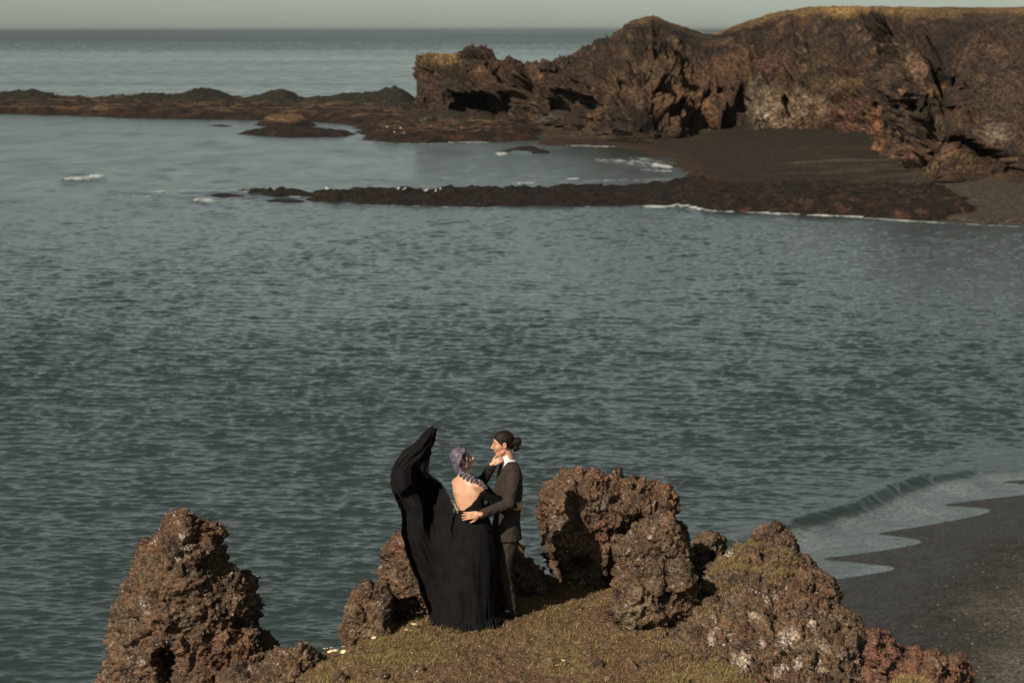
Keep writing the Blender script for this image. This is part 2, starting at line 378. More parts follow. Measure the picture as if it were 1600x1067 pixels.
FARREEF = pts0([(-200, 178), (0, 178), (90, 180), (150, 182), (200, 185), (330, 187), (400, 188), (480, 190), (556, 196), (562, 208), (572, 219), (600, 222), (660, 223), (720, 222), (800, 221), (845, 219), (850, 205), (760, 190), (700, 178), (640, 165), (500, 163), (300, 162), (100, 160), (0, 159), (-200, 158)])
HUMPS = [(15, 160, 45, 1.3), (60, 160, 30, .9), (240, 162, 50, 1.1), (315, 161, 30, 1.9), (345, 162, 20, .8), (430, 164, 30, 1.7), (450, 165, 28, .7), (540, 163, 34, 1.0), (590, 165, 34, 1.5), (625, 166, 22, 2.2)]
def h_far(XY, s):
    px, py = project(np.column_stack([XY, np.zeros(len(XY))]))
    n = fbm(P3(XY) * .25, 4, 51) + fbm(P3(XY) * np.array([.5, .3, 1]), 4, 52, ridged=True) * .9; z = np.where(s > 0, 1.5 * sstep(0, 7, s) + n * .5 * sstep(0, 3, s), .3 * s)
    n5 = fbm(P3(XY) * .12, 4, 59, gain=.6)
    for hx, hy, wd, h in HUMPS: z = z + np.where(s > 0, h * np.exp(-(np.abs(px - hx) / wd) ** 2.2 - ((py - hy - 4) / 5) ** 2), 0) * (1 + .8 * n5 + .5 * n)
    z = z + facets(P3(XY, 0) * np.array([.3, .2, 1]), 58) * .6 * sstep(0, 3, s)
    return z + .6 * np.exp(-((px - 700) / 60) ** 2 - ((py - 195) / 8) ** 2) * (s > 0)
def c_far(XY, s, z):
    px, py = project(np.column_stack([XY, z])); n = fbm(P3(XY) * .3, 4, 55) * .5 + .5
    C = mixn(KELP, (.050, .024, .013), sstep(.4, .7, n)); top = sstep(1.3, 1.6, z) * sstep(.47, .62, fbm(P3(XY) * np.array([.05, .2, 1]), 3, 57) * .5 + .5)
    C = mixn(C, (.20, .135, .075), top * .6); return mixn(C, (.022, .021, .014), sstep(2.0, 2.6, z))
o = terrain('rocky_reef', FARREEF, h_far, np.arange(-175, 12, .7), uneven([(425, 560, .7), (560, 760, 1.2)]), c_far)
tag(o, 'long rust brown reef with low mounds across the far mouth of the bay', 'reef')

SHELF = pts0([(848, 219), (846, 226), (870, 228), (950, 228), (1000, 236), (1050, 250), (1060, 262), (1075, 274), (1090, 284), (1150, 300), (1300, 320), (1450, 346), (1520, 349), (1600, 352), (1750, 355), (2300, 360), (2300, 150), (1300, 110), (900, 140), (850, 165), (840, 190)])
def h_shelf(XY, s):
    px, py = project(np.column_stack([XY, np.zeros(len(XY))]))
    n = fbm(P3(XY) * .3, 4, 61) + fbm(P3(XY) * .7, 3, 62, ridged=True) * .5; n2 = fbm(P3(XY) * .06, 3, 63); grav = sstep(1380, 1480, px) * sstep(255, 290, py)
    z = np.where(s > 0, .5 * sstep(0, 4, s) + .5 * sstep(3, 30, s) + .055 * np.maximum(s - 8, 0) * .6 + n * .3 * sstep(0, 4, s) * (1 - grav * .8) + n2 * .7 * sstep(4, 20, s), .2 * s)
    return np.minimum(z, 4.2 + n * .4)
def c_shelf(XY, s, z):
    px, py = project(np.column_stack([XY, z])); n = fbm(P3(XY) * .25, 4, 65) * .5 + .5; n3 = fbm(P3(XY) * np.array([.05, .14, 1]), 3, 67) * .5 + .5
    C = mixn((.022, .016, .010), OLIVE, sstep(.4, .65, n)); C = mixn(C, (.085, .068, .042), sstep(.48, .68, n3) * sstep(220, 245, py) * sstep(1150, 1300, px) * .8)
    C = mixn(C, OCHRE, sstep(.42, .6, n) * (1 - sstep(212, 222, py)) * (1 - sstep(1000, 1150, px)) * .6)
    C = mixn(C, RUST, (1 - sstep(1, 5, s)) * .6); g = sstep(1370, 1450, px + (n3 - .5) * 120) * sstep(262, 285, py + (n - .5) * 10)
    return mixn(C, GRAV, g)
o = terrain('far_shore', SHELF, h_shelf, uneven([(0, 75, .45), (75, 240, 2)]), uneven([(262, 400, .45), (400, 620, 1.2)]), c_shelf)
tag(o, 'brown shelf and gravel shore below the headland cliffs', None, kind='structure')

SMALL = [([(398, 196), (430, 200), (470, 200), (497, 197), (488, 191), (440, 188), (405, 190)], 1.7, 'rounded dark rock hump with a tan top just off the far reef', .4),
 ([(366, 209), (400, 213), (450, 215), (500, 214), (545, 214), (560, 210), (520, 206), (480, 204), (430, 204), (400, 205)], .9, 'flat dark skerry below the tan topped rock hump', 0),
 ([(776, 237), (800, 238), (830, 241), (863, 240), (852, 234), (820, 233), (795, 234)], .75, 'small black rock awash in the pool between the reefs', 0),
 ([(236, 303), (262, 305), (290, 304), (300, 301), (270, 299), (240, 300)], .22, 'leftmost flat black rock awash left of the near reef tip', 0),
 ([(310, 306), (350, 309), (392, 308), (380, 303), (340, 302)], .3, 'low black rock awash touching the near reef tip', 0),
 ([(405, 314), (440, 317), (485, 317), (470, 313), (430, 311)], .35, 'narrow black rock awash just in front of the near reef', 0),
 ([(316, 197), (345, 198.5), (368, 198), (350, 195.5)], .3, 'thin dark rock sliver awash beyond the breaking wave', 0)]
for L, hh, lab, tan in SMALL:
    pl = pts0(L); a, b_ = pl.min(0) - 3, pl.max(0) + 3
    def h_s(XY, s, hh=hh): return np.where(s > 0, hh * sstep(0, 3.5, s) * (1 + .6 * fbm(P3(XY) * .4, 3, 69)), .3 * s)
    def c_s(XY, s, z, tan=tan, hh=hh): return mixn(mixn(KELP, (.04, .02, .012), sstep(.45, .7, fbm(P3(XY) * .4, 3, 66) * .5 + .5)), (.17, .105, .055), sstep(.55 * hh, .9 * hh, z) * tan * 1.6)
    tag(terrain('sea_rock', pl, h_s, np.arange(a[0], b_[0], .3), np.arange(a[1], b_[1], .4), c_s, rag=.35), lab, 'rock', 'rocks awash round the reefs')

# gulls resting on the reefs
def gull(loc, rz, first=None):
    if first is None:
        r = empty('gull', (0, 0, 0)); m = plain('white_feathers', (.62, .61, .57), .8, .2, .05, 8); g = plain('grey_feathers', (.30, .31, .32), .8, .2, .05, 8); k = plain('yellow_bill', (.5, .3, .05), .5, .3)
        f = lambda P: smin(smin(smin(sd_ell(P, (0, 0, .17), (.24, .10, .105)), sd_cone(P, (.15, 0, .20), (.21, 0, .33), .065, .05), .05), sd_ell(P, (.225, 0, .35), (.065, .05, .052)), .03), sd_cone(P, (-.15, 0, .18), (-.36, 0, .17), .06, .02), .05)
        b = shellm('body', f, (-.42, -.2, 0), (.34, .2, .46), .02, m, r)
        f2 = lambda P: np.minimum(sd_ell(P, (-.05, .085, .19), (.23, .03, .07)), sd_ell(P, (-.05, -.085, .19), (.23, .03, .07))); shellm('wings', f2, (-.34, -.16, .05), (.24, .16, .3), .02, g, r)
        shellm('beak', lambda P: sd_cone(P, (.27, 0, .345), (.35, 0, .33), .02, .006), (.22, -.05, .28), (.38, .05, .4), .008, k, r)
        for y in (.035, -.035): shellm('leg', lambda P, y=y: sd_cone(P, (.0, y, .1), (.0, y, -.03), .012, .012), (-.04, y - .04, -.06), (.04, y + .04, .14), .01, k, r)
    else:
        r = first.copy(); COL.objects.link(r)
        for c in first.children: q = c.copy(); COL.objects.link(q); q.parent = r
    r.location = loc; r.rotation_euler = (0, 0, rz); return r
def shellm(name, fn, lo, hi, h, mat, parent): return link(name, surface(fn, lo, hi, h, name), mat, parent)
def gulls():
    bpy.context.view_layer.update(); dg = bpy.context.evaluated_depsgraph_get(); first = None
    G = [((622, 297), 'leftmost white gull on the near reef'), ((632, 298), 'second white gull from the left on the near reef'), ((665, 300), 'white gull alone in the middle of the gull row on the near reef'), ((681, 301), 'white gull just left of the last one on the near reef'), ((688, 298), 'rightmost white gull on the near reef'),
         ((605, 200), 'uppermost white gull on the brown far reef'), ((616, 208), 'leftmost lower white gull on the brown far reef'), ((626, 202), 'white gull right of the uppermost one on the far reef'), ((631, 210), 'lowest white gull on the brown far reef'), ((512, 297), 'lone white gull near the left part of the near reef')]
    for i, ((px, py), lab) in enumerate(G):
        x, y, z = ray(px, py); hit, loc, *_ = sc.ray_cast(dg, Vector((0, 0, CAM_H)) + Vector((float(x), float(y), float(z))) * 60, Vector((float(x), float(y), float(z))).normalized())
        if not hit: continue
        g = gull(loc, random.Random(i).uniform(0, 6.28), first); first = first or g; g['_loc'] = list(loc); tag(g, lab, 'gull', 'gulls resting on the reefs')
gulls()

# ------------------------------------------------------------------ headland
HT = np.array([  # base px, base distance, base z, top px, top py, run
 (760, 720, 0, 760, 96, 2), (690, 680, 0, 692, 90, 2), (645, 645, 0, 662, 94, 3), (620, 612, 0, 653, 90, 6), (632, 597, 0, 657, 83, 10), (660, 590, .5, 673, 80, 13),
 (700, 582, .5, 705, 82, 14), (735, 572, .5, 733, 90, 16), (750, 568, .5, 748, 80, 18), (765, 563, .5, 762, 73, 20), (785, 556, .5, 780, 78, 22), (800, 550, .8, 797, 75, 24),
 (830, 535, 1, 828, 90, 26), (870, 508, 1.5, 868, 82, 34), (905, 480, 1.5, 903, 66, 48), (940, 465, 2, 938, 52, 60), (975, 458, 2, 973, 36, 66), (1018, 456, 2, 1018, 22, 72),
 (1060, 460, 2, 1060, 36, 72), (1100, 466, 2.2, 1098, 50, 66), (1125, 470, 2.2, 1123, 50, 60), (1160, 472, 2.5, 1160, 33, 60), (1210, 472, 2.5, 1210, 17, 60), (1260, 468, 2.5, 1262, 9, 62),
 (1325, 445, 2.5, 1330, 7, 70), (1352, 405, 2.5, 1350, 7, 85), (1368, 355, 2.5, 1372, 7, 100), (1395, 332, 2.5, 1400, 7, 95), (1450, 322, 3, 1450, 7, 90), (1500, 320, 3, 1500, 9, 85),
 (1545, 328, 3, 1545, 11, 85), (1570, 322, 3, 1575, 10, 85), (1650, 305, 3, 1650, 8, 85), (1900, 280, 3, 1900, 2, 80), (2300, 260, 3, 2300, 0, 80)], float)
def headland():
    cum = np.concatenate([[0], np.cumsum(np.hypot(np.diff((HT[:, 0] - 800) / FPX * HT[:, 1]), np.diff(HT[:, 1]) * .6) + .5)])
    nu, nv = 1250, 190; u = np.linspace(0, cum[-1] * .80, nu); u = np.concatenate([u, np.linspace(cum[-1] * .805, cum[-1], 60)]); nu = len(u)
    T = np.stack([np.interp(u, cum, HT[:, k]) for k in range(6)], 1)
    k = 9; ker = np.hanning(k); ker /= ker.sum(); T[:, 1] = np.convolve(np.pad(T[:, 1], k // 2, 'edge'), ker, 'valid')
    v = np.concatenate([np.linspace(0, 1, 150), 1 + np.linspace(.02, 1, 40)])
    U, Vv = np.meshgrid(np.arange(nu), v, indexing='ij'); t = np.clip(Vv, 0, 1); b = np.clip(Vv - 1, 0, 1)
    Tb = T[U.astype(int)]
    px = Tb[..., 0] * (1 - t) + Tb[..., 3] * t; hz = t ** 1.5 * .55 + t ** 5 * .45
    Y = Tb[..., 1] + Tb[..., 5] * hz; zt = at_y(Tb[..., 3], Tb[..., 4], Tb[..., 1] + Tb[..., 5])[2]
    z = Tb[..., 2] - 1.2 + (zt - Tb[..., 2] + 1.2) * t ** .88
    X = (px - 800) / FPX * (Y * CP + 5) ; X = at_y(px, 200, Y)[0]
    back = b * (60 + 170 * sstep(1270, 1350, px)) * sstep(640, 800, px); Y = Y + back; z = z - b * b * 3 - sstep(.75, 1, b) * 25
    X = X + back * X / Y * sstep(1200, 1270, px)
    P = np.stack([X, Y, z], -1).reshape(-1, 3); F = grid_faces(nu, nv)[:, ::-1]
    me = mesh_np('headland', P, F); no = get_no(me)
    if (no[:, 1] > 0).mean() > .5 and False: no = -no
    nf = no.copy(); pxv, pyv = project(P); tv = t.reshape(-1); bv = b.reshape(-1)
    amp = (1 - .93 * sstep(.80, 1.0, tv)) * sstep(0, .04, tv + .01); amp *= 1 - .62 * sstep(1480, 1530, pxv)
    amp = amp * (1 - bv) + .05 * sstep(0, .05, bv) + .45 * (1 - sstep(930, 990, pxv)) * sstep(.7, .9, tv) * sstep(700, 735, pxv)
    Q = P * np.array([1, .8, .8])
    W = np.stack([fbm(Q / 11, 2, 71), fbm(Q / 11, 2, 73), fbm(Q / 11, 2, 75)], 1) * 3
    d = (fbm((Q + W) / np.array([13, 13, 20]), 5, 81, ridged=True, gain=.6) - .15) * 9.0 + fbm((Q + W) / 5.5, 4, 83, ridged=True, gain=.65) * 3.4
    wl, wid = worley((Q + W * .4) / 3.4, 85); d += (.45 - wl) * 3.6; wl2, _ = worley((Q + W * .2) / 1.3, 87); d += (.45 - wl2) * .9; d += facets((Q + W * .6) / 6.5, 88) * 2.3 + facets((Q + W * .3) / 2.6, 89) * 1.0
    P2 = P + nf * (d * amp)[:, None]
    # caves, fissures and overhangs pushed into the rock
    for cx, cy, rx, ry, dep in [(735, 148, 38, 28, 20), (700, 155, 24, 34, 9), (760, 136, 22, 14, 10), (850, 151, 44, 24, 22), (870, 112, 14, 10, 5), (815, 105, 14, 12, 5), (790, 118, 10, 14, 4), (1155, 150, 22, 52, 8), (1120, 140, 14, 30, 4), (1080, 165, 10, 30, 4), (960, 120, 12, 18, 4), (1040, 135, 8, 20, 3), (1012, 95, 10, 12, 4),
                                (1400, 178, 22, 38, 12), (1392, 150, 14, 20, 7), (1465, 108, 20, 34, 9), (1500, 120, 16, 36, 9), (1345, 165, 10, 20, 5), (1225, 120, 12, 26, 5), (1285, 75, 10, 10, 3), (1345, 90, 9, 14, 4), (1235, 130, 7, 16, 3), (1120, 98, 12, 9, 4), (1328, 158, 12, 8, 4), (980, 150, 12, 18, 3)]:
        q = ((pxv - cx) / rx) ** 2 + ((pyv - cy - 4) / ry) ** 2 + fbm(P / 4, 2, int(cx)) * .5
        P2[:, 1] += dep * (1 - sstep(.55, 1.15, q)) * (1 - sstep(.72, .9, tv))
    for a, bb, wd, dep in [((1500, 190), (1545, 225), 7, 4), ((1545, 225), (1562, 262), 7, 5), ((1562, 262), (1582, 268), 8, 4)]:
        q = seg_dist(np.column_stack([pxv, pyv]), np.array(a, float), np.array(bb, float)) / wd; P2[:, 1] += dep * (1 - sstep(.3, 1, q))
    set_co(me, P2); n = fbm(P2 / 6, 4, 91) * .5 + .5; n2 = fbm(P2 / 2.2, 4, 93) * .5 + .5; n3 = fbm(P2 / 18, 3, 95) * .5 + .5
    px, py = project(P2)
    C = mixn((.008, .006, .005), (.060, .040, .024), sstep(.35, .65, n * .5 + n2 * .5)); C = mixn(C, (.16, .11, .06), sstep(.54, .7, n2) * sstep(.3, .6, n3) * .7)
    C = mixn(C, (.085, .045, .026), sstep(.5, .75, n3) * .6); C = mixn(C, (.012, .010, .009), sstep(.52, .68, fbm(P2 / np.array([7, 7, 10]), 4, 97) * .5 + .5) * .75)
    def patch(x, y, rx, ry, col, k, soft=.6):
        nonlocal C
        q = ((px - x) / rx) ** 2 + ((py - y) / ry) ** 2 + (n - .5) * 1.4; C = mixn(C, col, (1 - sstep(1 - soft, 1 + soft, q)) * k * (.25 + .75 * sstep(.38, .62, n2)))
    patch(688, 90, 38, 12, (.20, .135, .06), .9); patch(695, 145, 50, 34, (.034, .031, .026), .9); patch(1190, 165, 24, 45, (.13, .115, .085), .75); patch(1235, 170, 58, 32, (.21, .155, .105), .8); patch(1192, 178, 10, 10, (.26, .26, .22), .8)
    patch(1330, 185, 42, 35, (.11, .055, .034), .6); patch(1170, 100, 70, 20, (.10, .055, .034), .7); patch(1090, 160, 60, 45, (.14, .075, .042), .7); patch(1030, 130, 60, 40, (.11, .072, .04), .6)
    patch(1430, 100, 18, 18, (.26, .175, .125), .8); patch(1370, 205, 9, 45, (.26, .125, .065), .8); patch(1460, 143, 10, 8, (.27, .155, .07), .9); patch(1420, 235, 75, 18, (.15, .085, .055), .6)
    patch(1305, 128, 40, 8, (.16, .11, .05), .6); patch(1560, 130, 60, 110, (.065, .045, .032), .8); patch(1550, 205, 22, 18, (.16, .14, .11), .9, .2)
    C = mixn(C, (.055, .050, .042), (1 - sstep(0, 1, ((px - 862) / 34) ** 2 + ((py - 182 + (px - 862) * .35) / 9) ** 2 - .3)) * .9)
    rim = sstep(.955 - .015 * sstep(1240, 1300, px), .972, tv + (n - .5) * .03) * sstep(1120, 1200, px); C = mixn(C, mixn((.27, .175, .068), (.14, .095, .042), sstep(.4, .6, n3)), np.maximum(rim, sstep(0, .05, bv) * sstep(1000, 1100, px)) * .9)
    C = mixn(C, (.16, .10, .05), sstep(.955, 1, tv) * (1 - sstep(20, 60, np.abs(px - 1025))) * .8)
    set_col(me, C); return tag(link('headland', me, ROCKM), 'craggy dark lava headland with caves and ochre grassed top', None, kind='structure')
headland()

# ------------------------------------------------------------------ sea
def sea():
    pys = np.concatenate([np.arange(1100, 60, -.62), np.geomspace(60 - 43.7, .25, 70) + 43.7])
    Dn = at_z(800, pys, 0)[1]; D = np.concatenate([[3, 20, 40, 60, 70], Dn[Dn > 75]]); D = np.concatenate([D[D < 55000], [60000]])
    tn = np.concatenate([-np.geomspace(1.6, .25, 26), np.linspace(-.245, .245, 1150), np.geomspace(.25, 1.6, 26)])
    T, R = np.meshgrid(tn, D, indexing='ij'); X = (T * R).ravel(); Y = R.ravel(); XY = np.column_stack([X, Y]); px, py = project(np.column_stack([XY, np.zeros(len(XY))]))
    dD = np.gradient(D); sp = np.tile(dD, len(tn)); rng = np.random.default_rng(7)
    near = (Y < 320) & (X > 0); s = np.full(len(X), -60., np.float32); s[near] = sd_poly(XY[near], SHORE) + fbm(P3(XY[near]) * .8, 5, 109, gain=.65) * .6
    mm = np.full(len(X), -60., np.float32); mm[near] = sd_poly(XY[near], MEAN)
    calm = 1 - sstep(-16, -3.5, mm) * .88
    lowf = np.full(len(X), .5, np.float32); k = Y < 3000; lowf[k] = fbm(np.column_stack([X[k] / 26, Y[k] / 60, X[k] * 0]), 3, 101) * .5 + .5
    gust = .62 + .75 * sstep(.25, .75, lowf)
    z = np.zeros(len(X), np.float32); dx = np.zeros_like(z); dy = np.zeros_like(z); K = 84
    kk = np.nonzero(Y < 1200)[0]; xk = X[kk].astype(np.float32); yk = Y[kk].astype(np.float32); spk = sp[kk]
    wxp = fbm(np.column_stack([xk / 9, yk / 9, xk * 0]), 2, 103) * 1.3
    for i in range(K):
        lam = .22 * (3.2 / .22) ** ((i + rng.random()) / K); ang = rng.normal(math.radians(-94), math.radians(17) if i % 3 else math.radians(42)); sl = .165 * math.sqrt(2 / K) * (1.1 if lam < .4 else 1.7 if lam < 1.05 else .95 if lam < 1.8 else .55)
        kx, ky = math.cos(ang) * 2 * math.pi / lam, math.sin(ang) * 2 * math.pi / lam; A = sl * lam / 2 / math.pi
        att = sstep(.9, 2.0, lam / spk); ph = (kx * xk + ky * yk + rng.uniform(0, 6.28) + wxp * (1.0 + .4 / lam)).astype(np.float32)
        c = np.cos(ph) * att * A; z[kk] += c; q = np.sin(ph) * att * A * 1.0; dx[kk] -= q * math.cos(ang); dy[kk] -= q * math.sin(ang)
    pt = np.zeros(len(X), np.float32); pt[kk] = fbm(np.column_stack([xk / 2.6, yk / 4.5, xk * 0]), 3, 104) ; gust = gust * (.75 + .8 * sstep(-.3, .5, pt))
    z *= gust * calm; dx *= gust * calm; dy *= gust * calm
    # swell lines and breakers (photo positions turned into places on the water)
    pp = np.column_stack([px, py]); foam = np.zeros(len(X), np.float32); nz = np.zeros(len(X), np.float32); k2 = Y < 700
    nz[k2] = fbm(np.column_stack([X[k2] / 2.2, Y[k2] / 5, X[k2] * 0]), 4, 105)
    nz2 = np.zeros(len(X), np.float32); nz2[k2] = fbm(np.column_stack([X[k2] / 5, Y[k2] / 9, X[k2] * 0]), 3, 107) * 1.4
    BR = [((1130, 850), (1240, 822), 8, .25), ((1240, 822), (1340, 796), 9, .42), ((1340, 796), (1400, 768), 9, .5), ((1400, 768), (1450, 750), 8, .45), ((1450, 750), (1520, 738), 6, .2)]
    brk = np.zeros(len(X))
    for a, b, wd, h in BR:
        q = seg_dist(pp, np.array(a, float), np.array(b, float)) / wd + nz * .04; z += h * np.exp(-q * q * 1.3) * (Y < 200) if False else 0; brk = np.maximum(brk, h * np.exp(-np.clip(q, 0, None) ** 2 * 1.3) * (Y < 200))
    z = z + brk
    for x1, y1, x2, y2, wd, h in [(95, 284, 165, 281, 4, .35), (170, 298, 330, 312, 3, .25), (260, 302, 440, 302, 2, .25), (800, 236, 830, 240, 2, .3)]:
        q = seg_dist(pp, np.array([x1, y1], float), np.array([x2, y2], float)) / wd + nz * .4; z += h * np.exp(-q * q) * k2
    FO = [(108, 283, 166, 278, 4.5, 1.3, .3), (140, 279, 160, 276, 4, 1.2, .2), (20, 290, 60, 292, 1.6, .5, 0), (100, 284, 130, 284, 2.2, 1, .3), (303, 314, 342, 316, 2.6, 1.0, .3), (230, 300, 345, 299, 2.2, .9, .1), (170, 304, 260, 309, 1.6, .6, 0), (345, 311, 420, 315, 1.6, .6, 0), (345, 300, 420, 304, 1.6, .7, .1), (240, 312, 300, 314, 1.4, .5, 0), (180, 300, 240, 304, 1.2, .4, 0),
          (1005, 324, 1060, 323, 3.0, 1.1, .3), (1045, 319, 1100, 327, 4.4, 1.25, .5), (1100, 329, 1180, 332, 2.6, 1.2, .2), (1180, 332, 1260, 335, 2.4, 1.1, .2), (1260, 336, 1350, 340, 2.4, 1.1, .2), (1350, 341, 1480, 349, 1.8, .8, .1), (1480, 349, 1600, 355, 1.4, .6, .1),
          (965, 252, 1050, 262, 6.5, .62, .2), (985, 247, 1035, 254, 5, .6, .1), (930, 250, 985, 256, 4.5, .55, .1), (1020, 258, 1050, 263, 4, 1.2, .2), (1000, 266, 1050, 268, 2.2, .7, .1), (910, 283, 1060, 280, 1.8, .6, 0), (885, 281, 905, 279, 1.6, 1, .1),
          (700, 223, 765, 223, 1.6, .8, .1), (610, 225, 700, 225, 1.2, .6, .1), (885, 228, 980, 230, 2, .7, .1), (775, 241, 792, 241, 3, 1.2, .2), (512, 203, 530, 204, 1.4, 1.2, .1), (350, 197, 375, 197, 1.0, .7, 0), (560, 222, 620, 224, 1.2, .6, 0),
          (800, 287, 835, 286, 1.6, 1, .1), (650, 290, 680, 291, 1.3, .7, 0), (715, 321, 760, 322, 1.6, .8, 0), (560, 320, 760, 325, 1.4, .45, 0), (815, 302, 850, 305, 1.5, 1.1, 0), (840, 307, 880, 309, 1.5, 1.1, 0), (450, 307, 480, 309, 1.4, .8, 0), (480, 205, 520, 208, 1.2, .6, 0), (400, 206, 480, 212, 1.0, .4, 0)]
    for x1, y1, x2, y2, wd, f, h in FO:
        tt = np.clip((px - x1) / (x2 - x1), 0, 1); wl_ = wd * (.35 + .65 * np.clip(tt * (1 - tt) * 4, 0, 1) ** .6) * (1 + .7 * nz2)
        q = seg_dist(pp, np.array([x1, y1], float), np.array([x2, y2], float)) / np.maximum(wl_, .4); g = np.exp(-q * q) * k2; foam = np.maximum(foam, f * g * (1 + .9 * nz)); z += h * g * .5 * (1 + nz2)
    # swash sheet near the sand
    sw = sstep(0, 10, py - np.interp(px, [1100, 1240, 1340, 1400, 1450, 1520, 1700], [866, 828, 803, 777, 757, 742, 722]) + nz * 6) * near * (Y < 200) * sstep(4, 11, X); edge = np.exp(-((s + .25) / .28) ** 2) * near * (Y < 200)
    wash = np.clip(sw * (.26 + .40 * nz) * (.6 + .4 * sstep(-.2, -2.5, s)) + edge * np.clip(.05 + .35 * nz2, 0, .35) + .5 * np.exp(-(((px - 1165) / 40) ** 2 + ((py - 848) / 8) ** 2)) * (nz + .5), 0, 1) * (s < 1)
    z = np.where(near & (s > -1.0), z * sstep(.1, -1.0, s) + .004, z)
    me = mesh_np('sea', np.column_stack([X + dx, Y + dy, z]), grid_faces(len(tn), len(D)))
    far = sstep(110, 60, py) * sstep(45, 46, py); bands = fbm(np.column_stack([X * 0 + px / 900, py / 9, X * 0]), 3, 111) * .5 + .5
    st = np.zeros(len(X)); ks = Y < 4000; st[ks] = fbm(np.column_stack([X[ks] / 9, Y[ks] / 26, X[ks] * 0]), 4, 113, gain=.6)
    rgh = .07 + .11 * sstep(480, 150, py) + st * .22 * sstep(420, 250, py) + .18 * sstep(90, 60, py) + (bands - .5) * .22 * sstep(300, 110, py) * (Y > 0); rgh = np.where(Y > 20000, .36, rgh)
    set_col(me, np.column_stack([foam, wash, np.clip(rgh, .06, .6)]), 'Foam')
    m, nt, bs = _mat('sea_water'); co = objco(nt); sp_ = N(nt, 'ShaderNodeSeparateColor'); nt.links.new(vcol(nt, 'Foam'), sp_.inputs[0])
    mp = N(nt, 'ShaderNodeMapping'); mp.inputs['Scale'].default_value = (.5, 1.3, 1); mp.inputs['Rotation'].default_value = (0, 0, math.radians(8)); nt.links.new(co, mp.inputs[0])
    b1 = noise(nt, mp.outputs[0], 3.2, 4, .6, .4); b2 = noise(nt, mp.outputs[0], 1.0, 3, .6, .3)
    ad = N(nt, 'ShaderNodeMath', operation='MULTIPLY_ADD'); nt.links.new(b2, ad.inputs[0]); ad.inputs[1].default_value = 2.2; nt.links.new(b1, ad.inputs[2])
    bump(nt, bs, ad.outputs[0], .3, .10)
    mf = N(nt, 'ShaderNodeMapping'); mf.inputs['Scale'].default_value = (.75, .14, 1); nt.links.new(co, mf.inputs[0])
    fn = noise(nt, mf.outputs[0], 1.5, 7, .8, .5); fm = N(nt, 'ShaderNodeMath', operation='MULTIPLY_ADD'); nt.links.new(fn, fm.inputs[0]); fm.inputs[1].default_value = 2.6; nt.links.new(sp_.outputs[0], fm.inputs[2])
    F1 = ramp(nt, fm.outputs[0], 1.6, 2.6)
    wn = noise(nt, co, 3.5, 6, .7, 1.2); wm = N(nt, 'ShaderNodeMath', operation='MULTIPLY'); nt.links.new(ramp(nt, wn, .38, .62, .1, 1.1), wm.inputs[0]); nt.links.new(sp_.outputs[1], wm.inputs[1])
    mx = N(nt, 'ShaderNodeMath', operation='MAXIMUM'); nt.links.new(F1, mx.inputs[0]); nt.links.new(wm.outputs[0], mx.inputs[1]); F1 = mx.outputs[0]
    c = mixc(nt, F1, (.0205, .0305, .0278), (.50, .52, .49)); nt.links.new(c, bs.inputs['Base Color'])
    rg = N(nt, 'ShaderNodeMapRange'); nt.links.new(F1, rg.inputs[0]); nt.links.new(sp_.outputs[2], rg.inputs[3]); rg.inputs[4].default_value = .8; nt.links.new(rg.outputs[0], bs.inputs['Roughness'])
    bs.inputs['IOR'].default_value = 1.42
    return tag(link('sea', me, m), 'rippled grey green sea', None, kind='structure')
sea()

# ================================================================== THE FOREGROUND LEDGE
PLAT = 16.2
EDGE = pts0([(300, 1500), (330, 1130), (455, 1060), (485, 1022), (508, 1003), (560, 992), (600, 982), (610, 960), (620, 930), (700, 905), (760, 893), (810, 892), (850, 887), (900, 893), (960, 888), (1080, 872), (1150, 862), (1230, 868), (1300, 930), (1345, 1010), (1370, 1130), (1400, 1500)], PLAT)
def ledge_h(XY):
    s = sd_poly(XY, EDGE); P = P3(XY)
    s = s + fbm(P * 2.2, 3, 201) * .10
    flat = 1 - np.exp(-((XY[:, 0] + .2) / .75) ** 2 - ((XY[:, 1] - 23.3) / .55) ** 2)
    n = (fbm(P * .9, 3, 203) * .10 + fbm(P * 3.2, 4, 205) * .05) * flat
    z = PLAT + n * sstep(-.1, .3, s) - .10 * (1 - sstep(0, .35, s)) - 2.2 * np.maximum(-s, 0) - .5 * sstep(2.0, 2.8, XY[:, 0])
    z = z - .12 * np.exp(-((XY[:, 0] - .1) / .5) ** 2 - ((XY[:, 1] - 22.0) / .6) ** 2) * .4
    return z, s
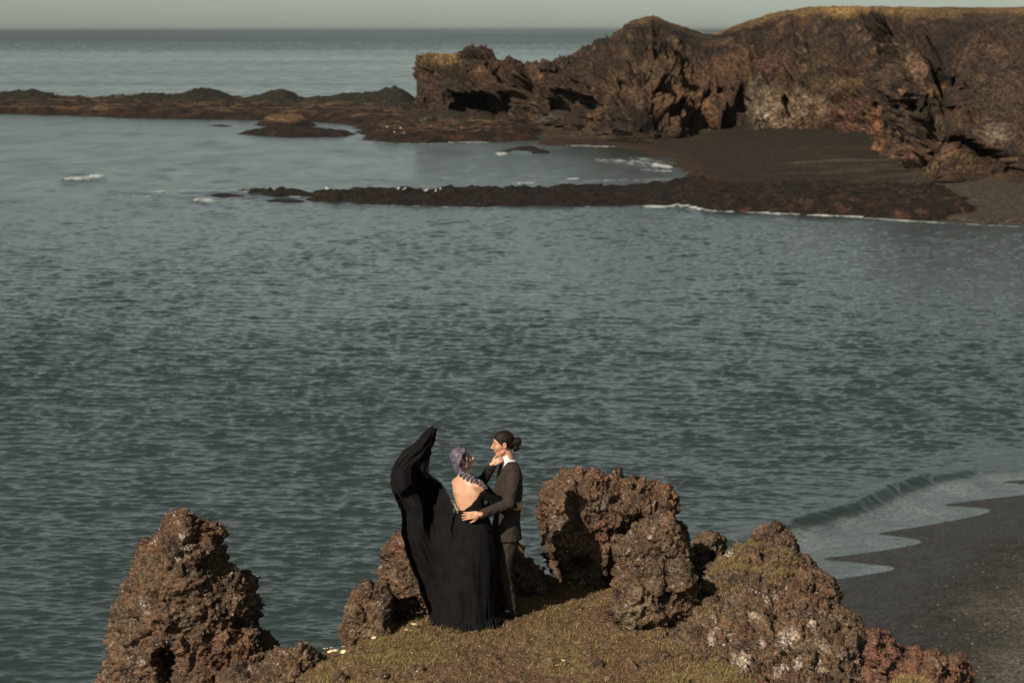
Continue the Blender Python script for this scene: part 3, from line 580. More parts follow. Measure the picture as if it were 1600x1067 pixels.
def ledge():
    xs = uneven([(-6, -2.6, .05), (-2.6, 3.6, .013), (3.6, 8, .05)]); ys = uneven([(10, 20.6, .1), (20.6, 26.6, .014), (26.6, 34, .1)])
    X, Y = np.meshgrid(xs, ys, indexing='ij'); XY = np.column_stack([X.ravel(), Y.ravel()]); z, s = ledge_h(XY)
    P = np.column_stack([XY, z]); wl, _ = worley(P * 16, 5); z = z + (.5 - wl) * .022 + fbm(P * 12, 4, 7, gain=.6) * .055 + sstep(.1, .5, fbm(P * 2.6, 3, 8)) * .07; z = np.maximum(z, -1.5)
    me = mesh_np('ledge', np.column_stack([XY, z]), grid_faces(len(xs), len(ys)))
    n = fbm(P * 1.3, 4, 211) * .5 + .5; n2 = fbm(P * 5, 4, 213) * .5 + .5
    C = mixn((.060, .035, .018), (.125, .074, .037), n2); C = mixn(C, (.105, .078, .032), sstep(.45, .65, n) * .7); C = mixn(C, (.09, .035, .022), sstep(.62, .8, fbm(P * 2.1, 3, 215) * .5 + .5) * .6)
    C = mixn(C, (.05, .032, .022), 1 - sstep(-.4, -.05, s)); set_col(me, C)
    return tag(link('ground', me, rock_mat('turf_soil', lichen=.1, fine=1.6, bscale=.6, grit=.4)), 'worn turf and brown soil ledge between the lava rocks', None, kind='structure')
GROUND = ledge()
def gz(x, y): return float(ledge_h(np.array([[x, y]], float))[0][0])

LAVA = rock_mat('lava_rock', lichen=.75, fine=1.0, bscale=.8, grit=.8)
def rock_colour(P, seed, red=.5, pale=.4):
    n = fbm(P * 1.6, 4, seed) * .5 + .5; n2 = fbm(P * 4.5, 4, seed + 5) * .5 + .5; n3 = fbm(P * 11, 3, seed + 9) * .5 + .5
    C = mixn((.018, .0105, .007), (.100, .057, .031), sstep(.36, .66, n2)); C = mixn(C, (.098, .036, .018), sstep(.62 - .3 * red, .80 - .2 * red, n) * .75)
    C = mixn(C, (.120, .095, .058), sstep(.50, .72, fbm(P * 2.6, 4, seed + 13) * .5 + .5) * pale); C = mixn(C, (.030, .019, .014), sstep(.58, .72, n3) * .5)
    return C
def craggy(P, no, seed, amp=1.0, sc=1.0):
    Wp = np.stack([fbm(P * 3 * sc, 2, seed + 1), fbm(P * 3 * sc, 2, seed + 2), fbm(P * 3 * sc, 2, seed + 3)], 1) * .10 / sc
    Q = P + Wp; d = fbm(Q * 1.8 * sc, 3, seed + 4, ridged=True, gain=.55) * .085
    for f, a in ((1.4, .055), (3.2, .075), (8, .040), (18, .024), (38, .013)):
        d = d + facets(Q * f * sc, seed + int(f)) * a
    F, I = worley(Q * 24 * sc, seed + 24); d = d + (.42 - F) * .020; F, I = worley(Q * 9 * sc, seed + 25); d = d + (.42 - F + (I - .5) * .3) * .026
    hol = fbm(Q * 6 * sc, 3, seed + 60); d = d - sstep(.10, .32, hol) * .06 - sstep(.15, .4, fbm(Q * 16 * sc, 2, seed + 62)) * .022
    d = d + fbm(P * 42, 2, seed + 71) * .010
    d = d - d.mean()
    return P + no * (d * amp / sc)[:, None]
def outline_rock(name, Yd, poly, T, R, seed, label, h=.0125, lean=None, bulge=.10, cuts=(), adds=(), red=.5, pale=.4, amp=1.0, sc=1.0, mat=None, cat='rock', col=None, group=None):
    pq = np.array(poly, float); lean = lean or [(0, 0), (2000, 0)]; LP = np.array(lean, float); near = LP[:, 1].min()
    c0 = np.array([at_y(a, b, Yd) for a, b in poly]); c1 = np.array([at_y(a, b, Yd + np.interp(b, LP[:, 0], LP[:, 1])) for a, b in poly]); cc = np.concatenate([c0, c1])
    zt = c0[:, 2].max(); lo = [cc[:, 0].min() - .15, Yd + near - T - .35, max(cc[:, 2].min(), zt - 3.0) - .1]; hi = [cc[:, 0].max() + .15, Yd + T + .35, zt + .15]
    m = (Yd * CP + 5.3 * SP) / FPX
    def f(P):
        px, py = project(P.astype(float)); yc = Yd + np.interp(py, LP[:, 0], LP[:, 1]); mm = m * P[:, 1] / Yd
        s = sd_poly(np.column_stack([px, py]), pq) * mm
        q = R - np.minimum(s, R); d = np.sqrt(q * q + ((P[:, 1] - yc) * R / T) ** 2) - R
        d = d + fbm(P * 1.5 * sc, 2, seed) * bulge * .9 - .012
        for (px_, py_, rx, ry, dy, rd) in adds:
            c = at_y(px_, py_, Yd + dy); d = smin(d, sd_ell(P, c, (rx * m, rd, ry * m)), .06)
        for (px_, py_, rx, ry, dy, rd) in cuts:
            c = at_y(px_, py_, Yd + dy); d = smax(d, -sd_ell(P, c, (rx * m, rd, ry * m)), .05)
        return d.astype(np.float32)
    me = surface(f, lo, hi, h, name); P = get_co(me); no = get_no(me)
    P2 = craggy(P, no, seed, amp, sc); set_co(me, P2)
    set_col(me, rock_colour(P2, seed, red, pale) if col is None else col(P2)); base = P2[:, 2].min()
    o = link(name, me, mat or LAVA, loc=(P2[:, 0].mean(), P2[:, 1].mean(), max(base, 14.)))
    return tag(o, label, cat, group)

R1 = outline_rock('lava_pinnacle', 23.4, [(270, 808), (288, 800), (306, 818), (332, 843), (345, 870), (350, 888), (386, 907), (401, 935), (398, 967), (417, 994), (425, 1023), (432, 1060), (445, 1180), (160, 1180), (176, 1061), (176, 999), (174, 957), (195, 917), (211, 883), (226, 850), (242, 830)],
    .72, .5, 300, 'tall craggy brown lava pinnacle at the left with a dark hollow low in its face', cuts=[(262, 1040, 24, 40, -.72, .36), (330, 1000, 14, 18, -.72, .16), (375, 985, 12, 24, -.62, .2), (300, 870, 9, 14, -.45, .12)], red=.55)
R2 = outline_rock('lava_rock', 22.2, [(345, 1180), (352, 1070), (367, 1046), (400, 1036), (430, 1023), (455, 1011), (473, 1005), (487, 1011), (499, 1031), (515, 1046), (522, 1080), (540, 1180)],
    .42, .28, 320, 'low rounded lava rock right beside the foot of the tall pinnacle', red=.5, pale=.6)
R3 = outline_rock('lava_rock', 25.0, [(134, 1180), (147, 1072), (155, 1058), (170, 1049), (190, 1062), (215, 1180)], .25, .14, 330, 'small rust orange rock tip at the bottom left corner', red=1.0, pale=.1, col=lambda P: mixn((.17, .075, .04), (.09, .05, .03), fbm(P * 6, 3, 3) * .5 + .5))
R4 = outline_rock('leaning_slab', 23.1, [(536, 990), (537, 962), (553, 927), (574, 905), (582, 915), (590, 911), (601, 906), (612, 925), (614, 950), (610, 1010), (585, 1020), (545, 1010)],
    .17, .10, 340, 'pale grey pointed slab leaning at the left end of the grassy ledge', red=.1, pale=1.0, amp=.55, bulge=.05)
R5 = outline_rock('lava_rock', 24.3, [(600, 1010), (599, 960), (606, 930), (597, 905), (599, 894), (606, 890), (606, 857), (613, 850), (622, 832), (637, 828), (700, 835), (725, 900), (720, 1010)],
    .42, .26, 350, 'upright reddish lava rock behind the flying train of the black gown', red=.75, adds=[(640, 958, 34, 30, -.7, .2), (668, 968, 16, 22, -.8, .12)])
R6 = outline_rock('lava_rock', 24.75, [(750, 940), (760, 850), (798, 843), (810, 853), (818, 866), (828, 882), (846, 890), (850, 930)],
    .3, .16, 360, 'dark low lava rock behind the man in the suit', red=.5, amp=.8)
R7 = outline_rock('lava_boulder', 25.2, [(849, 799), (852, 771), (869, 756), (883, 742), (907, 738), (927, 738), (946, 752), (971, 757), (1005, 756), (1025, 775), (1046, 777), (1053, 794), (1045, 805), (1034, 812), (990, 836), (975, 897), (960, 975), (914, 965), (884, 900), (870, 877), (865, 857), (854, 834)],
    .66, .36, 370, 'largest reddish brown lava boulder right of the couple with their shadow on its face', red=.8, bulge=.05, cuts=[(905, 890, 24, 26, -.62, .3)], adds=[(1020, 786, 36, 20, -.1, .35), (885, 790, 34, 44, -.1, .4)])
R8 = outline_rock('lava_rock', 24.1, [(1034, 813), (1048, 811), (1062, 825), (1073, 845), (1076, 877), (1070, 920), (967, 920), (968, 897), (967, 857), (989, 837), (1008, 824)],
    .38, .24, 380, 'rounded lava rock leaning against the right flank of the largest boulder', red=.4, pale=.5, amp=.85)
R9 = outline_rock('lava_rock', 23.3, [(945, 947), (957, 930), (957, 910), (969, 897), (987, 888), (1030, 883), (1073, 885), (1083, 902), (1085, 930), (1090, 965), (1060, 985), (1000, 1003), (975, 998), (960, 985), (948, 962)],
    .34, .26, 390, 'cracked grey brown lava block with lichen standing at the right edge of the turf', red=.15, pale=.9, amp=.85, cuts=[(1040, 930, 7, 30, -.4, .2), (1040, 900, 14, 8, -.3, .2)])
R10 = outline_rock('lava_rock', 24.95, [(1081, 850), (1094, 838), (1105, 835), (1116, 838), (1130, 856), (1127, 870), (1112, 887), (1114, 930), (1083, 930), (1079, 880)],
    .22, .13, 400, 'small dark lava rock with a sunlit top between the boulders and the big outcrop', red=.6, amp=.7, sc=1.3)
R11 = outline_rock('lava_rock', 24.75, [(1165, 870), (1178, 834), (1190, 828), (1205, 819), (1219, 823), (1229, 838), (1235, 855), (1233, 890), (1180, 900)],
    .2, .13, 410, 'knob of lava rising from the back rim of the big outcrop', red=.5, amp=.7, sc=1.3)
def lichen_col(P):
    C = rock_colour(P, 420, .4, .9); px, py = project(P); n = fbm(P * 14, 4, 77)
    for x, y, rx, ry in [(1158, 1034, 16, 15), (1232, 996, 17, 15), (1222, 1044, 11, 9), (1190, 1005, 9, 7), (1246, 1036, 9, 9), (1112, 1000, 7, 9), (1268, 975, 8, 7), (1175, 960, 7, 6), (1080, 1040, 9, 7), (1290, 1010, 9, 8)]:
        C = mixn(C, (.42, .37, .32), (1 - sstep(.5, 1.1, ((px - x) / rx) ** 2 + ((py - y) / ry) ** 2 + n * 2.6)) * .7)
    return C
R12 = outline_rock('lava_outcrop', 24.6, [(1100, 905), (1127, 874), (1160, 860), (1200, 862), (1237, 871), (1274, 890), (1294, 909), (1308, 930), (1314, 950), (1333, 973), (1339, 1000), (1343, 1180), (1320, 1400), (900, 1400), (925, 1180), (960, 1060), (1000, 1010), (1060, 990), (1090, 950)],
    .50, .42, 420, 'big lichen spotted lava outcrop filling the lower right with tufts of dry turf', lean=[(860, 0), (985, -1.55), (1067, -2.75), (1180, -3.6), (1400, -4.2)], col=lichen_col, red=.4, pale=.8, bulge=.12, cuts=[(1290, 1050, 12, 60, -1.9, .4)])
R13 = outline_rock('red_rock_ridge', 33.0, [(1330, 1300), (1345, 1002), (1352, 990), (1373, 986), (1387, 1000), (1406, 1015), (1414, 1026), (1430, 1019), (1441, 1026), (1462, 1019), (1478, 1043), (1490, 1030), (1502, 1027), (1509, 1044), (1517, 1068), (1560, 1300)],
    .9, .3, 430, 'jagged rust red rock ridge below the outcrop in front of the beach', h=.02, red=1.0, pale=.1, sc=.8, amp=.9, col=lambda P: mixn((.13, .050, .030), (.060, .028, .018), sstep(.3, .7, fbm(P * 3, 4, 3) * .5 + .5)))

# ------------------------------------------------------------------ turf
def blades(name, pts, nrm, length, width, cols, seed, label, cat=None, kind='stuff', droop=.6, loc=None):
    rng = np.random.default_rng(seed); n = len(pts)
    th = rng.uniform(0, 2 * math.pi, n); lean = rng.uniform(.15, 1.0, n) * droop
    d = np.stack([np.cos(th) * lean, np.sin(th) * lean, np.ones(n)], 1) + nrm * .4; d /= np.linalg.norm(d, axis=1)[:, None]
    L = (length * rng.uniform(.45, 1.3, n))[:, None]; W = (width * rng.uniform(.7, 1.3, n))[:, None]
    side = np.stack([-np.sin(th + 1), np.cos(th + 1), np.zeros(n)], 1)
    bend = np.stack([np.cos(th), np.sin(th), -np.ones(n) * .5], 1) * L * .25
    V = np.stack([pts - side * W, pts + side * W, pts + d * L * .55 + side * W * .7, pts + d * L * .55 - side * W * .7, pts + d * L + bend], 1)
    F4 = np.array([[0, 1, 2, 2], [0, 2, 3, 3], [3, 2, 4, 4]])[:, :3]; F = (F4[None] + (np.arange(n) * 5)[:, None, None]).reshape(-1, 3)
    me = mesh_np(name, V.reshape(-1, 3), F, False); set_col(me, np.repeat(cols, 5, 0))
    o = link(name, me, GRASSM, loc=loc); return tag(o, label, cat, kind=kind)
GRASSM, _nt, _bs = _mat('grass_blade'); _nt.links.new(vcol(_nt), _bs.inputs['Base Color']); _bs.inputs['Roughness'].default_value = .75; _bs.inputs['Specular IOR Level'].default_value = .2
def grass_cols(P, rng, dry=.5):
    n = fbm(P * 1.7, 3, 231) * .5 + .5; r = rng.random(len(P)); r2 = rng.random(len(P))[:, None]
    C = mixn((.066, .072, .020), (.20, .140, .055), sstep(.15, .7, n * .6 + r * .5 + (dry - .5) * .5)); C = np.where((r2 < .10), np.array([.26, .20, .10]), C); C = np.where((r2 > .95), np.array([.12, .045, .022]), C)
    return C * rng.uniform(.6, 1.5, len(P))[:, None]
def turf():
    rng = np.random.default_rng(12); n = 260000
    XY = np.column_stack([rng.uniform(-2.3, 2.9, n), rng.uniform(20.3, 26.3, n)]); z, s = ledge_h(XY); P = np.column_stack([XY, z])
    c = fbm(P * 1.3, 4, 211) * .5 + .5; c2 = fbm(P * 6, 2, 217) * .5 + .5
    soil = np.exp(-((XY[:, 0] - .15 - (XY[:, 1] - 22) * .25) / .55) ** 2) * sstep(24.2, 23.0, XY[:, 1]) * .92
    dens = (.06 + .94 * sstep(.40, .62, c)) * (.12 + .88 * sstep(.42, .66, c2)) * (1 - soil) * sstep(-.12, .02, s); k = rng.random(n) < dens
    P = P[k]; c = c[k]
    blades('grass', P, np.tile([0, 0, 1.], (len(P), 1)), .030 + .060 * sstep(.42, .75, fbm(P * 3.7, 3, 219) * .5 + .5), .0028, grass_cols(P, rng), 5, 'short olive and straw coloured turf on the ledge')
    print('grass', len(P))
turf()
def rock_turf(rock, cond, count, seed, label, length=.045, dry=.7):
    me = rock.data; P = get_co(me) + np.array(rock['_loc'], np.float32); no = get_no(me); rng = np.random.default_rng(seed); px, py = project(P)
    k = (no[:, 2] > .25) & cond(px, py) & (fbm(P * 3.2, 3, seed) > .06) & (no[:, 1] < .7); idx = np.nonzero(k)[0]
    if len(idx) == 0: return
    idx = rng.choice(idx, min(count, len(idx) * 3)); p = P[idx] + rng.normal(0, .006, (len(idx), 3))
    blades('grass_tufts', p, no[idx], length, .0022, grass_cols(p, rng, dry), seed, label)
rock_turf(R12, lambda px, py: ((px - 1170) / 75) ** 2 + ((py - 880) / 36) ** 2 < 1, 6500, 61, 'dry yellow green turf on the back rim of the outcrop')
rock_turf(R12, lambda px, py: (((px - 1130) / 60) ** 2 + ((py - 950) / 40) ** 2 < 1) | (((px - 1320) / 25) ** 2 + ((py - 960) / 14) ** 2 < 1) | (((px - 1000) / 50) ** 2 + ((py - 1040) / 35) ** 2 < 1), 2200, 62, 'sparse dry turf clinging to the outcrop face')
rock_turf(R7, lambda px, py: py < 765, 1200, 63, 'dry moss fringe on top of the largest boulder', .018)
rock_turf(R2, lambda px, py: px > 380, 900, 64, 'dry straw wisps on the low rock by the pinnacle', .035)

# pale flowers and loose stones on the turf
def flowers():
    rng = random.Random(8); st = plain('flower_stem', (.07, .09, .03), .7); pe = plain('cream_petals', (.62, .52, .30), .7, .2, .15, 60); base = None
    spots = [(508, 1002, 'leftmost cream flower head on the ledge rim'), (517, 995, 'cream flower head on the rim just right of the leftmost one'), (525, 1012, 'largest cream flower head in the cluster by the low rock'), (536, 1003, 'cream flower head at the top right of the cluster'), (540, 1022, 'cream flower head lowest in the cluster'), (519, 1010, 'cream flower head in the middle of the cluster'), (562, 981, 'cream flower head at the foot of the leaning slab'), (587, 985, 'cream flower head right of the leaning slab foot'), (634, 988, 'cream flower head left of the gown hem'), (646, 983, 'cream flower head almost touching the gown hem'), (878, 1031, 'lone cream flower head on the open turf in front of the couple'), (870, 1039, 'tiny cream flower low on the open turf')]
    for i, (px, py, lab) in enumerate(spots):
        c = at_z(px, py + 5, PLAT); z = gz(c[0], c[1]) + .0; h = .05
        if base is None:
            r = empty('flower', (0, 0, 0)); link('stem', surface(lambda P: sd_cone(P, (0, 0, -.03), (.006, 0, h), .0025, .002), (-.02, -.02, -.04), (.03, .02, .06), .0025, 'stem'), st, r)
            def fl(P):
                d = sd_ell(P, (.006, 0, h + .004), (.008, .008, .006))
                for k in range(5): a = k * 1.2566; d = smin(d, sd_ell(P, (.006 + .013 * math.cos(a), .013 * math.sin(a), h + .007), (.011, .009, .004), rotm(0, 0, math.degrees(a))), .002)
                return d
            link('flower_head', surface(fl, (-.03, -.035, h - .015), (.04, .035, h + .025), .0022, 'flower_head'), pe, r); base = r
        else:
            r = base.copy(); COL.objects.link(r)
            for ch in base.children: q = ch.copy(); COL.objects.link(q); q.parent = r
        r.location = (float(c[0]), float(c[1]), z); r.rotation_euler = (rng.uniform(-.5, .1), rng.uniform(-.3, .3), rng.uniform(0, 6)); s_ = rng.uniform(.8, 1.3) * (.7 if 'tiny' in lab else 1.25 if 'largest' in lab else 1); r.scale = (s_,) * 3
        tag(r, lab, 'flower', 'cream flowers on the ledge')
flowers()
def stones():
    for i, (px, py, r, lab) in enumerate([(650, 1052, .075, 'grey lichen covered stone half buried in the turf near the bottom edge'), (600, 1058, .06, 'small lumpy stone in the turf left of centre at the bottom edge'), (905, 955, .05, 'small dark stone at the edge of the boulder shadow'), (935, 1048, .06, 'rough brown stone where the turf meets the outcrop'), (530, 1060, .07, 'flat grey stone beside the low rock at the bottom edge'), (810, 925, .045, 'small upright stone behind the trouser leg of the man')]):
        c = at_z(px, py, PLAT); c = np.array([c[0], c[1], gz(c[0], c[1]) + r * .2]); R = rotm(i * 20, i * 33, i * 50)
        me = surface(lambda P: (sd_box(P, c, (r, r * .75, r * .55), R, r * .3) + fbm(P * 9, 2, i) * .02).astype(np.float32), c - r * 2, c + r * 2, .008, 'stone'); P = get_co(me); P = craggy(P, get_no(me), 600 + i, .35, 2.2); set_co(me, P)
        set_col(me, rock_colour(P, 600 + i, .3, .9)); tag(link('stone', me, LAVA, loc=c), lab, 'stone', 'loose stones on the ledge')
stones()

# yellow tussock below the outcrop
def tussock():
    rng = np.random.default_rng(9); c = at_y(1425, 1062, 29.0); n = 9000
    a = rng.normal(0, 1, (n, 3)) * np.array([.16, .14, .07]); a[:, 2] = -np.abs(a[:, 0]) * .5 + rng.normal(0, .02, n); P = c + a
    P[:, 2] += .02
    f = lambda Q: (sd_ell(Q, c + np.array([0, 0, -.55]), (.42, .36, .56)) + fbm(Q * 5, 3, 5) * .05).astype(np.float32)
    me = surface(f, c - np.array([.6, .6, 1.2]), c + np.array([.6, .6, .3]), .03, 'hummock'); p = get_co(me); set_col(me, mixn((.12, .085, .04), (.07, .05, .028), fbm(p * 8, 3, 3) * .5 + .5))
    o = link('grass_hummock', me, rock_mat('dry_turf', lichen=0, fine=1.4, grit=.3), loc=c + np.array([0, 0, -1.]))
    tag(o, 'straw yellow grass hummock at the bottom edge in front of the red rocks', 'hummock')
    no = get_no(me); idx = rng.choice(np.nonzero(no[:, 2] > .1)[0], 7000); q = p[idx] + rng.normal(0, .015, (7000, 3)); cc = grass_cols(q, rng, 1.0) * 1.3
    b = blades('grass_tuft', q, no[idx], .07, .003, cc, 6, None, kind=None)
    b.parent = o; V = get_co(b.data); set_co(b.data, V - np.array(o['_loc'], np.float32))
tussock()

# ================================================================== THE COUPLE
YM, YW = 23.5, 23.25
def W(px, py, dy=0., Y0=YW): return np.array(at_y(px, py, Y0 + dy), np.float32)
def frame(f):
    f = np.array(f, float); f /= np.linalg.norm(f); l = np.cross([0, 0, 1], f); l /= np.linalg.norm(l); u = np.cross(f, l)
    return np.stack([f, l, u], 1).astype(np.float32)           # columns: forward, left, up
def sd_column(P, kn, R, zlo=None, zhi=None):
    """kn rows: point (x,y,z), half depth, half width; R the frame of the trunk"""
    z = P[:, 2]; Z = np.array([k[0][2] for k in kn]); o = np.argsort(Z); Z = Z[o]; K = np.array([[k[0][0], k[0][1], k[1], k[2]] for k in kn])[o]
    cx, cy, rf, rl = [np.interp(z, Z, K[:, i]) for i in range(4)]; q = np.stack([P[:, 0] - cx, P[:, 1] - cy], 1)
    a = q @ R[:2, 0]; b = q @ R[:2, 1]; k = np.sqrt((a / rf) ** 2 + (b / rl) ** 2); d = (k - 1) * np.minimum(rf, rl)
    zl = Z[0] if zlo is None else zlo; zh = Z[-1] if zhi is None else zhi
    return smax(d, np.maximum(zl - z, z - zh), .012).astype(np.float32)
def sd_chain(P, pts, rad, k=.012):
    d = None
    for i in range(len(pts) - 1):
        e = sd_cone(P, pts[i], pts[i + 1], rad[i], rad[i + 1]); d = e if d is None else smin(d, e, k)
    return d
def sd_head(P, c, R, sc_=1.0, ears=True):
    q = ((P - c) @ R) / sc_; qa = q.copy(); qa[:, 1] = np.abs(qa[:, 1])
    d = sd_ell(q, (-.012, 0, .035), (.093, .074, .084)); d = smin(d, sd_ell(q, (.030, 0, -.030), (.058, .056, .080)), .02)
    d = smin(d, sd_ell(q, (.060, 0, -.092), (.024, .026, .020)), .018); d = smin(d, sd_ell(qa, (.052, .036, -.022), (.030, .022, .026)), .015)
    d = smin(d, sd_ell(qa, (.072, .020, .030), (.018, .028, .010)), .012); d = smin(d, sd_cone(qa, (.015, .050, -.070), (.055, .022, -.098), .016, .014), .014)
    d = smax(d, -sd_ell(qa, (.098, .031, .012), (.016, .018, .011)), .008); d = np.minimum(d, sd_ell(qa, (.073, .030, .011), (.0125, .0125, .0115)))
    d = smin(d, sd_cone(q, (.086, 0, .018), (.108, 0, -.020), .007, .0125), .008); d = smin(d, sd_ell(qa, (.096, .012, -.026), (.011, .008, .007)), .005)
    d = smin(d, sd_ell(q, (.086, 0, -.050), (.013, .022, .0065)), .004); d = smin(d, sd_ell(q, (.084, 0, -.063), (.012, .019, .0065)), .004)
    if ears: d = smin(d, smax(sd_ell(qa, (-.008, .078, -.004), (.020, .011, .032)), -sd_ell(qa, (-.004, .090, -.002), (.010, .009, .019)), .003), .005)
    return d * sc_
def sd_hand(P, wrist, fwd, up, thumb=1, curl=25, spread=4, sc_=1.0):
    """fwd along the fingers, up the back of the hand, thumb +1/-1 side"""
    f = np.array(fwd, float); f /= np.linalg.norm(f); u = np.array(up, float); u -= f * (u @ f); u /= np.linalg.norm(u); s = np.cross(u, f) * thumb
    R = np.stack([f, s, u], 1).astype(np.float32); q = ((P - wrist) @ R) / sc_
    d = sd_box(q, (.045, 0, 0), (.045, .039, .014), None, .013); d = smin(d, sd_ell(q, (.03, .026, -.008), (.032, .018, .014)), .01)
    d = smin(d, sd_cone(q, (-.03, 0, 0), (.01, 0, 0), .026, .024), .015)
    for y, L, c in ((.029, .074, 1.0), (.0098, .084, 1.05), (-.0098, .078, 1.15), (-.028, .060, 1.3)):
        p = np.array([.086, y, 0.]); a = 0.; sp = math.radians(spread) * y / .03; ps = [p.copy()]
        for j, fr in enumerate((.45, .30, .25)):
            a += math.radians(curl * c * (.7 if j == 0 else 1)); p = p + L * fr * np.array([math.cos(a) * math.cos(sp), math.sin(sp), -math.sin(a)]); ps.append(p.copy())
        d = smin(d, sd_chain(q, ps, [.0092, .0086, .0078, .0068], .003), .0035)
    d = smin(d, sd_chain(q, [(.012, .030, -.006), (.040, .053, -.014), (.062, .064, -.022), (.082, .068, -.030)], [.014, .0115, .0098, .0082], .004), .008)
    return d * sc_
def shell(name, fn, lo, hi, h, mat, parent, colf=None, noise_=None):
    me = surface(fn, lo, hi, h, name); V = get_co(me)
    if noise_ is not None: V = V + get_no(me) * noise_(V)[:, None]; set_co(me, V)
    if colf is not None: set_col(me, colf(V))
    return link(name, me, mat, parent)
def skin(name, rough=.5):
    m, nt, bs = _mat(name); co = objco(nt); n = noise(nt, co, 30, 4); c = mixc(nt, 1.0, vcol(nt), mixc(nt, n, (.88, .86, .84), (1.12, 1.12, 1.1)), 'MULTIPLY'); c = mixc(nt, ramp(nt, noise(nt, co, 9, 4), .45, .7, 0, .35), c, mixc(nt, 1.0, c, (.95, .70, .62), 'MULTIPLY')); nt.links.new(c, bs.inputs['Base Color'])
    bs.inputs['Roughness'].default_value = rough; bs.inputs['Subsurface Weight'].default_value = .12; bs.inputs['Subsurface Radius'].default_value = (.01, .004, .002); bs.inputs['Subsurface Scale'].default_value = .5
    return m
SKIN = skin('skin')
BLACK = plain('black_chiffon', (.0055, .0050, .0049), .85, .10, .3, 9, sheen=.02)
LACE = plain('black_lace', (.014, .010, .010), .8, .15, .6, 90, .6, .004)
def face_col(V, c, R, base, lip, brow, sc_=1.0):
    q = ((V - c) @ R) / sc_; C = np.tile(np.array(base, float), (len(V), 1)); ay = np.abs(q[:, 1])
    def p(x, y, z, r, col, k):
        nonlocal C
        e = ((q[:, 0] - x) / r[0]) ** 2 + ((ay - y) / r[1]) ** 2 + ((q[:, 2] - z) / r[2]) ** 2; C = mixn(C, col, (1 - sstep(.6, 1.1, e)) * k)
    p(.090, 0, -.056, (.022, .026, .013), lip, .8); p(.085, .028, .036, (.03, .022, .0055), brow, .85); p(.085, .030, .011, (.012, .0075, .0065), (.015, .010, .008), .9)
    p(.080, .030, .017, (.02, .018, .003), (.03, .02, .015), .7)
    return C

# ---------------------------------------------------------------- the man
RM = frame((-.95, -.30, 0)); HM = frame((-.97, -.16, -.14)); hm = W(785.5, 693.5, .0, YM)
foot_z = PLAT
mj = dict(ls=W(802, 743, -.17, YM), le=W(795, 787, -.31, YM), lw=W(752, 803.5, -.42, YM), rs=W(789, 743, .17, YM), re=W(778, 785, .20, YM), rw=W(752, 800, .05, YM),
          lh=W(794, 838, -.07, YM), lk=W(787, 890, -.10, YM), la=W(801, 951, -.05, YM), rh=W(786, 838, .09, YM), rk=W(779, 890, .10, YM), ra=W(783, 944, .10, YM))
man = empty('person', (float(mj['la'][0]), YM, foot_z))
tag(man, 'man in dark brown suit with a hair bun, holding the woman by the waist', 'person')
TM = [(W(797, 724, 0, YM), .050, .06), (W(797, 733, 0, YM), .072, .13), (W(796, 743, 0, YM), .090, .18), (W(794, 765, 0, YM), .108, .175), (W(793, 795, 0, YM), .10, .15), (W(791, 830, 0, YM), .11, .16), (W(790, 848, 0, YM), .10, .15)]
def man_body(P):
    d = sd_head(P, hm, HM, 1.03); d = smin(d, sd_cone(P, hm + HM @ np.array([-.025, 0, -.06], np.float32), W(796, 728, 0, YM), .052, .058), .02)
    d = smin(d, sd_column(P, TM, RM), .03)
    d = smin(d, sd_chain(P, [mj['ls'], mj['le'], mj['lw']], [.050, .038, .026]), .03); d = smin(d, sd_chain(P, [mj['rs'], mj['re'], mj['rw']], [.050, .038, .026]), .03)
    d = smin(d, sd_chain(P, [mj['lh'], mj['lk'], mj['la']], [.08, .05, .035]), .03); d = smin(d, sd_chain(P, [mj['rh'], mj['rk'], mj['ra']], [.08, .05, .035]), .03)
    for k, a in (('l', mj['la']), ('r', mj['ra'])): d = smin(d, sd_cone(P, a, np.array([a[0] - .10, a[1] - .05, foot_z + .035]), .034, .025), .02)
    d = smin(d, sd_hand(P, W(747, 804, -.45, YM), (-1, -.02, -.10), (.0, -1, .12), 1, 14, 7, 1.0), .006)
    return smin(d, sd_hand(P, mj['rw'], (-1, 0, -.1), (0, 1, 0), -1, 20, 4, .95), .006)
lo = np.array([W(715, 670, -.6, YM)[0], YM - .62, foot_z - .03]); hi = np.array([W(830, 670, .3, YM)[0], YM + .32, hm[2] + .16])
shell('body', man_body, lo, hi, .0052, SKIN, man, lambda V: face_col(V, hm, HM, (.46, .235, .145), (.22, .08, .06), (.03, .02, .015), 1.03))
SUIT, _nt, _bs = _mat('suit_wool'); _co = objco(_nt)
def suit_nodes(nt, bs, co):
    n = noise(nt, co, 160, 3, .7); w1 = N(nt, 'ShaderNodeTexWave', Scale=26.0, Distortion=.6); nt.links.new(co, w1.inputs['Vector']); w1.bands_direction = 'Z'
    w2 = N(nt, 'ShaderNodeTexWave', Scale=26.0, Distortion=.6); nt.links.new(co, w2.inputs['Vector']); w2.bands_direction = 'X'
    c = mixc(nt, ramp(nt, n, .35, .7), (.014, .010, .0082), (.046, .033, .026)); c = mixc(nt, ramp(nt, w1.outputs[0], .8, 1, 0, .25), c, (.042, .032, .026)); c = mixc(nt, ramp(nt, w2.outputs[0], .8, 1, 0, .25), c, (.042, .032, .026))
    nt.links.new(c, bs.inputs['Base Color']); bs.inputs['Roughness'].default_value = .85; bs.inputs['Specular IOR Level'].default_value = .2; bump(nt, bs, noise(nt, co, 14, 4), .5, .02)
suit_nodes(_nt, _bs, _co)
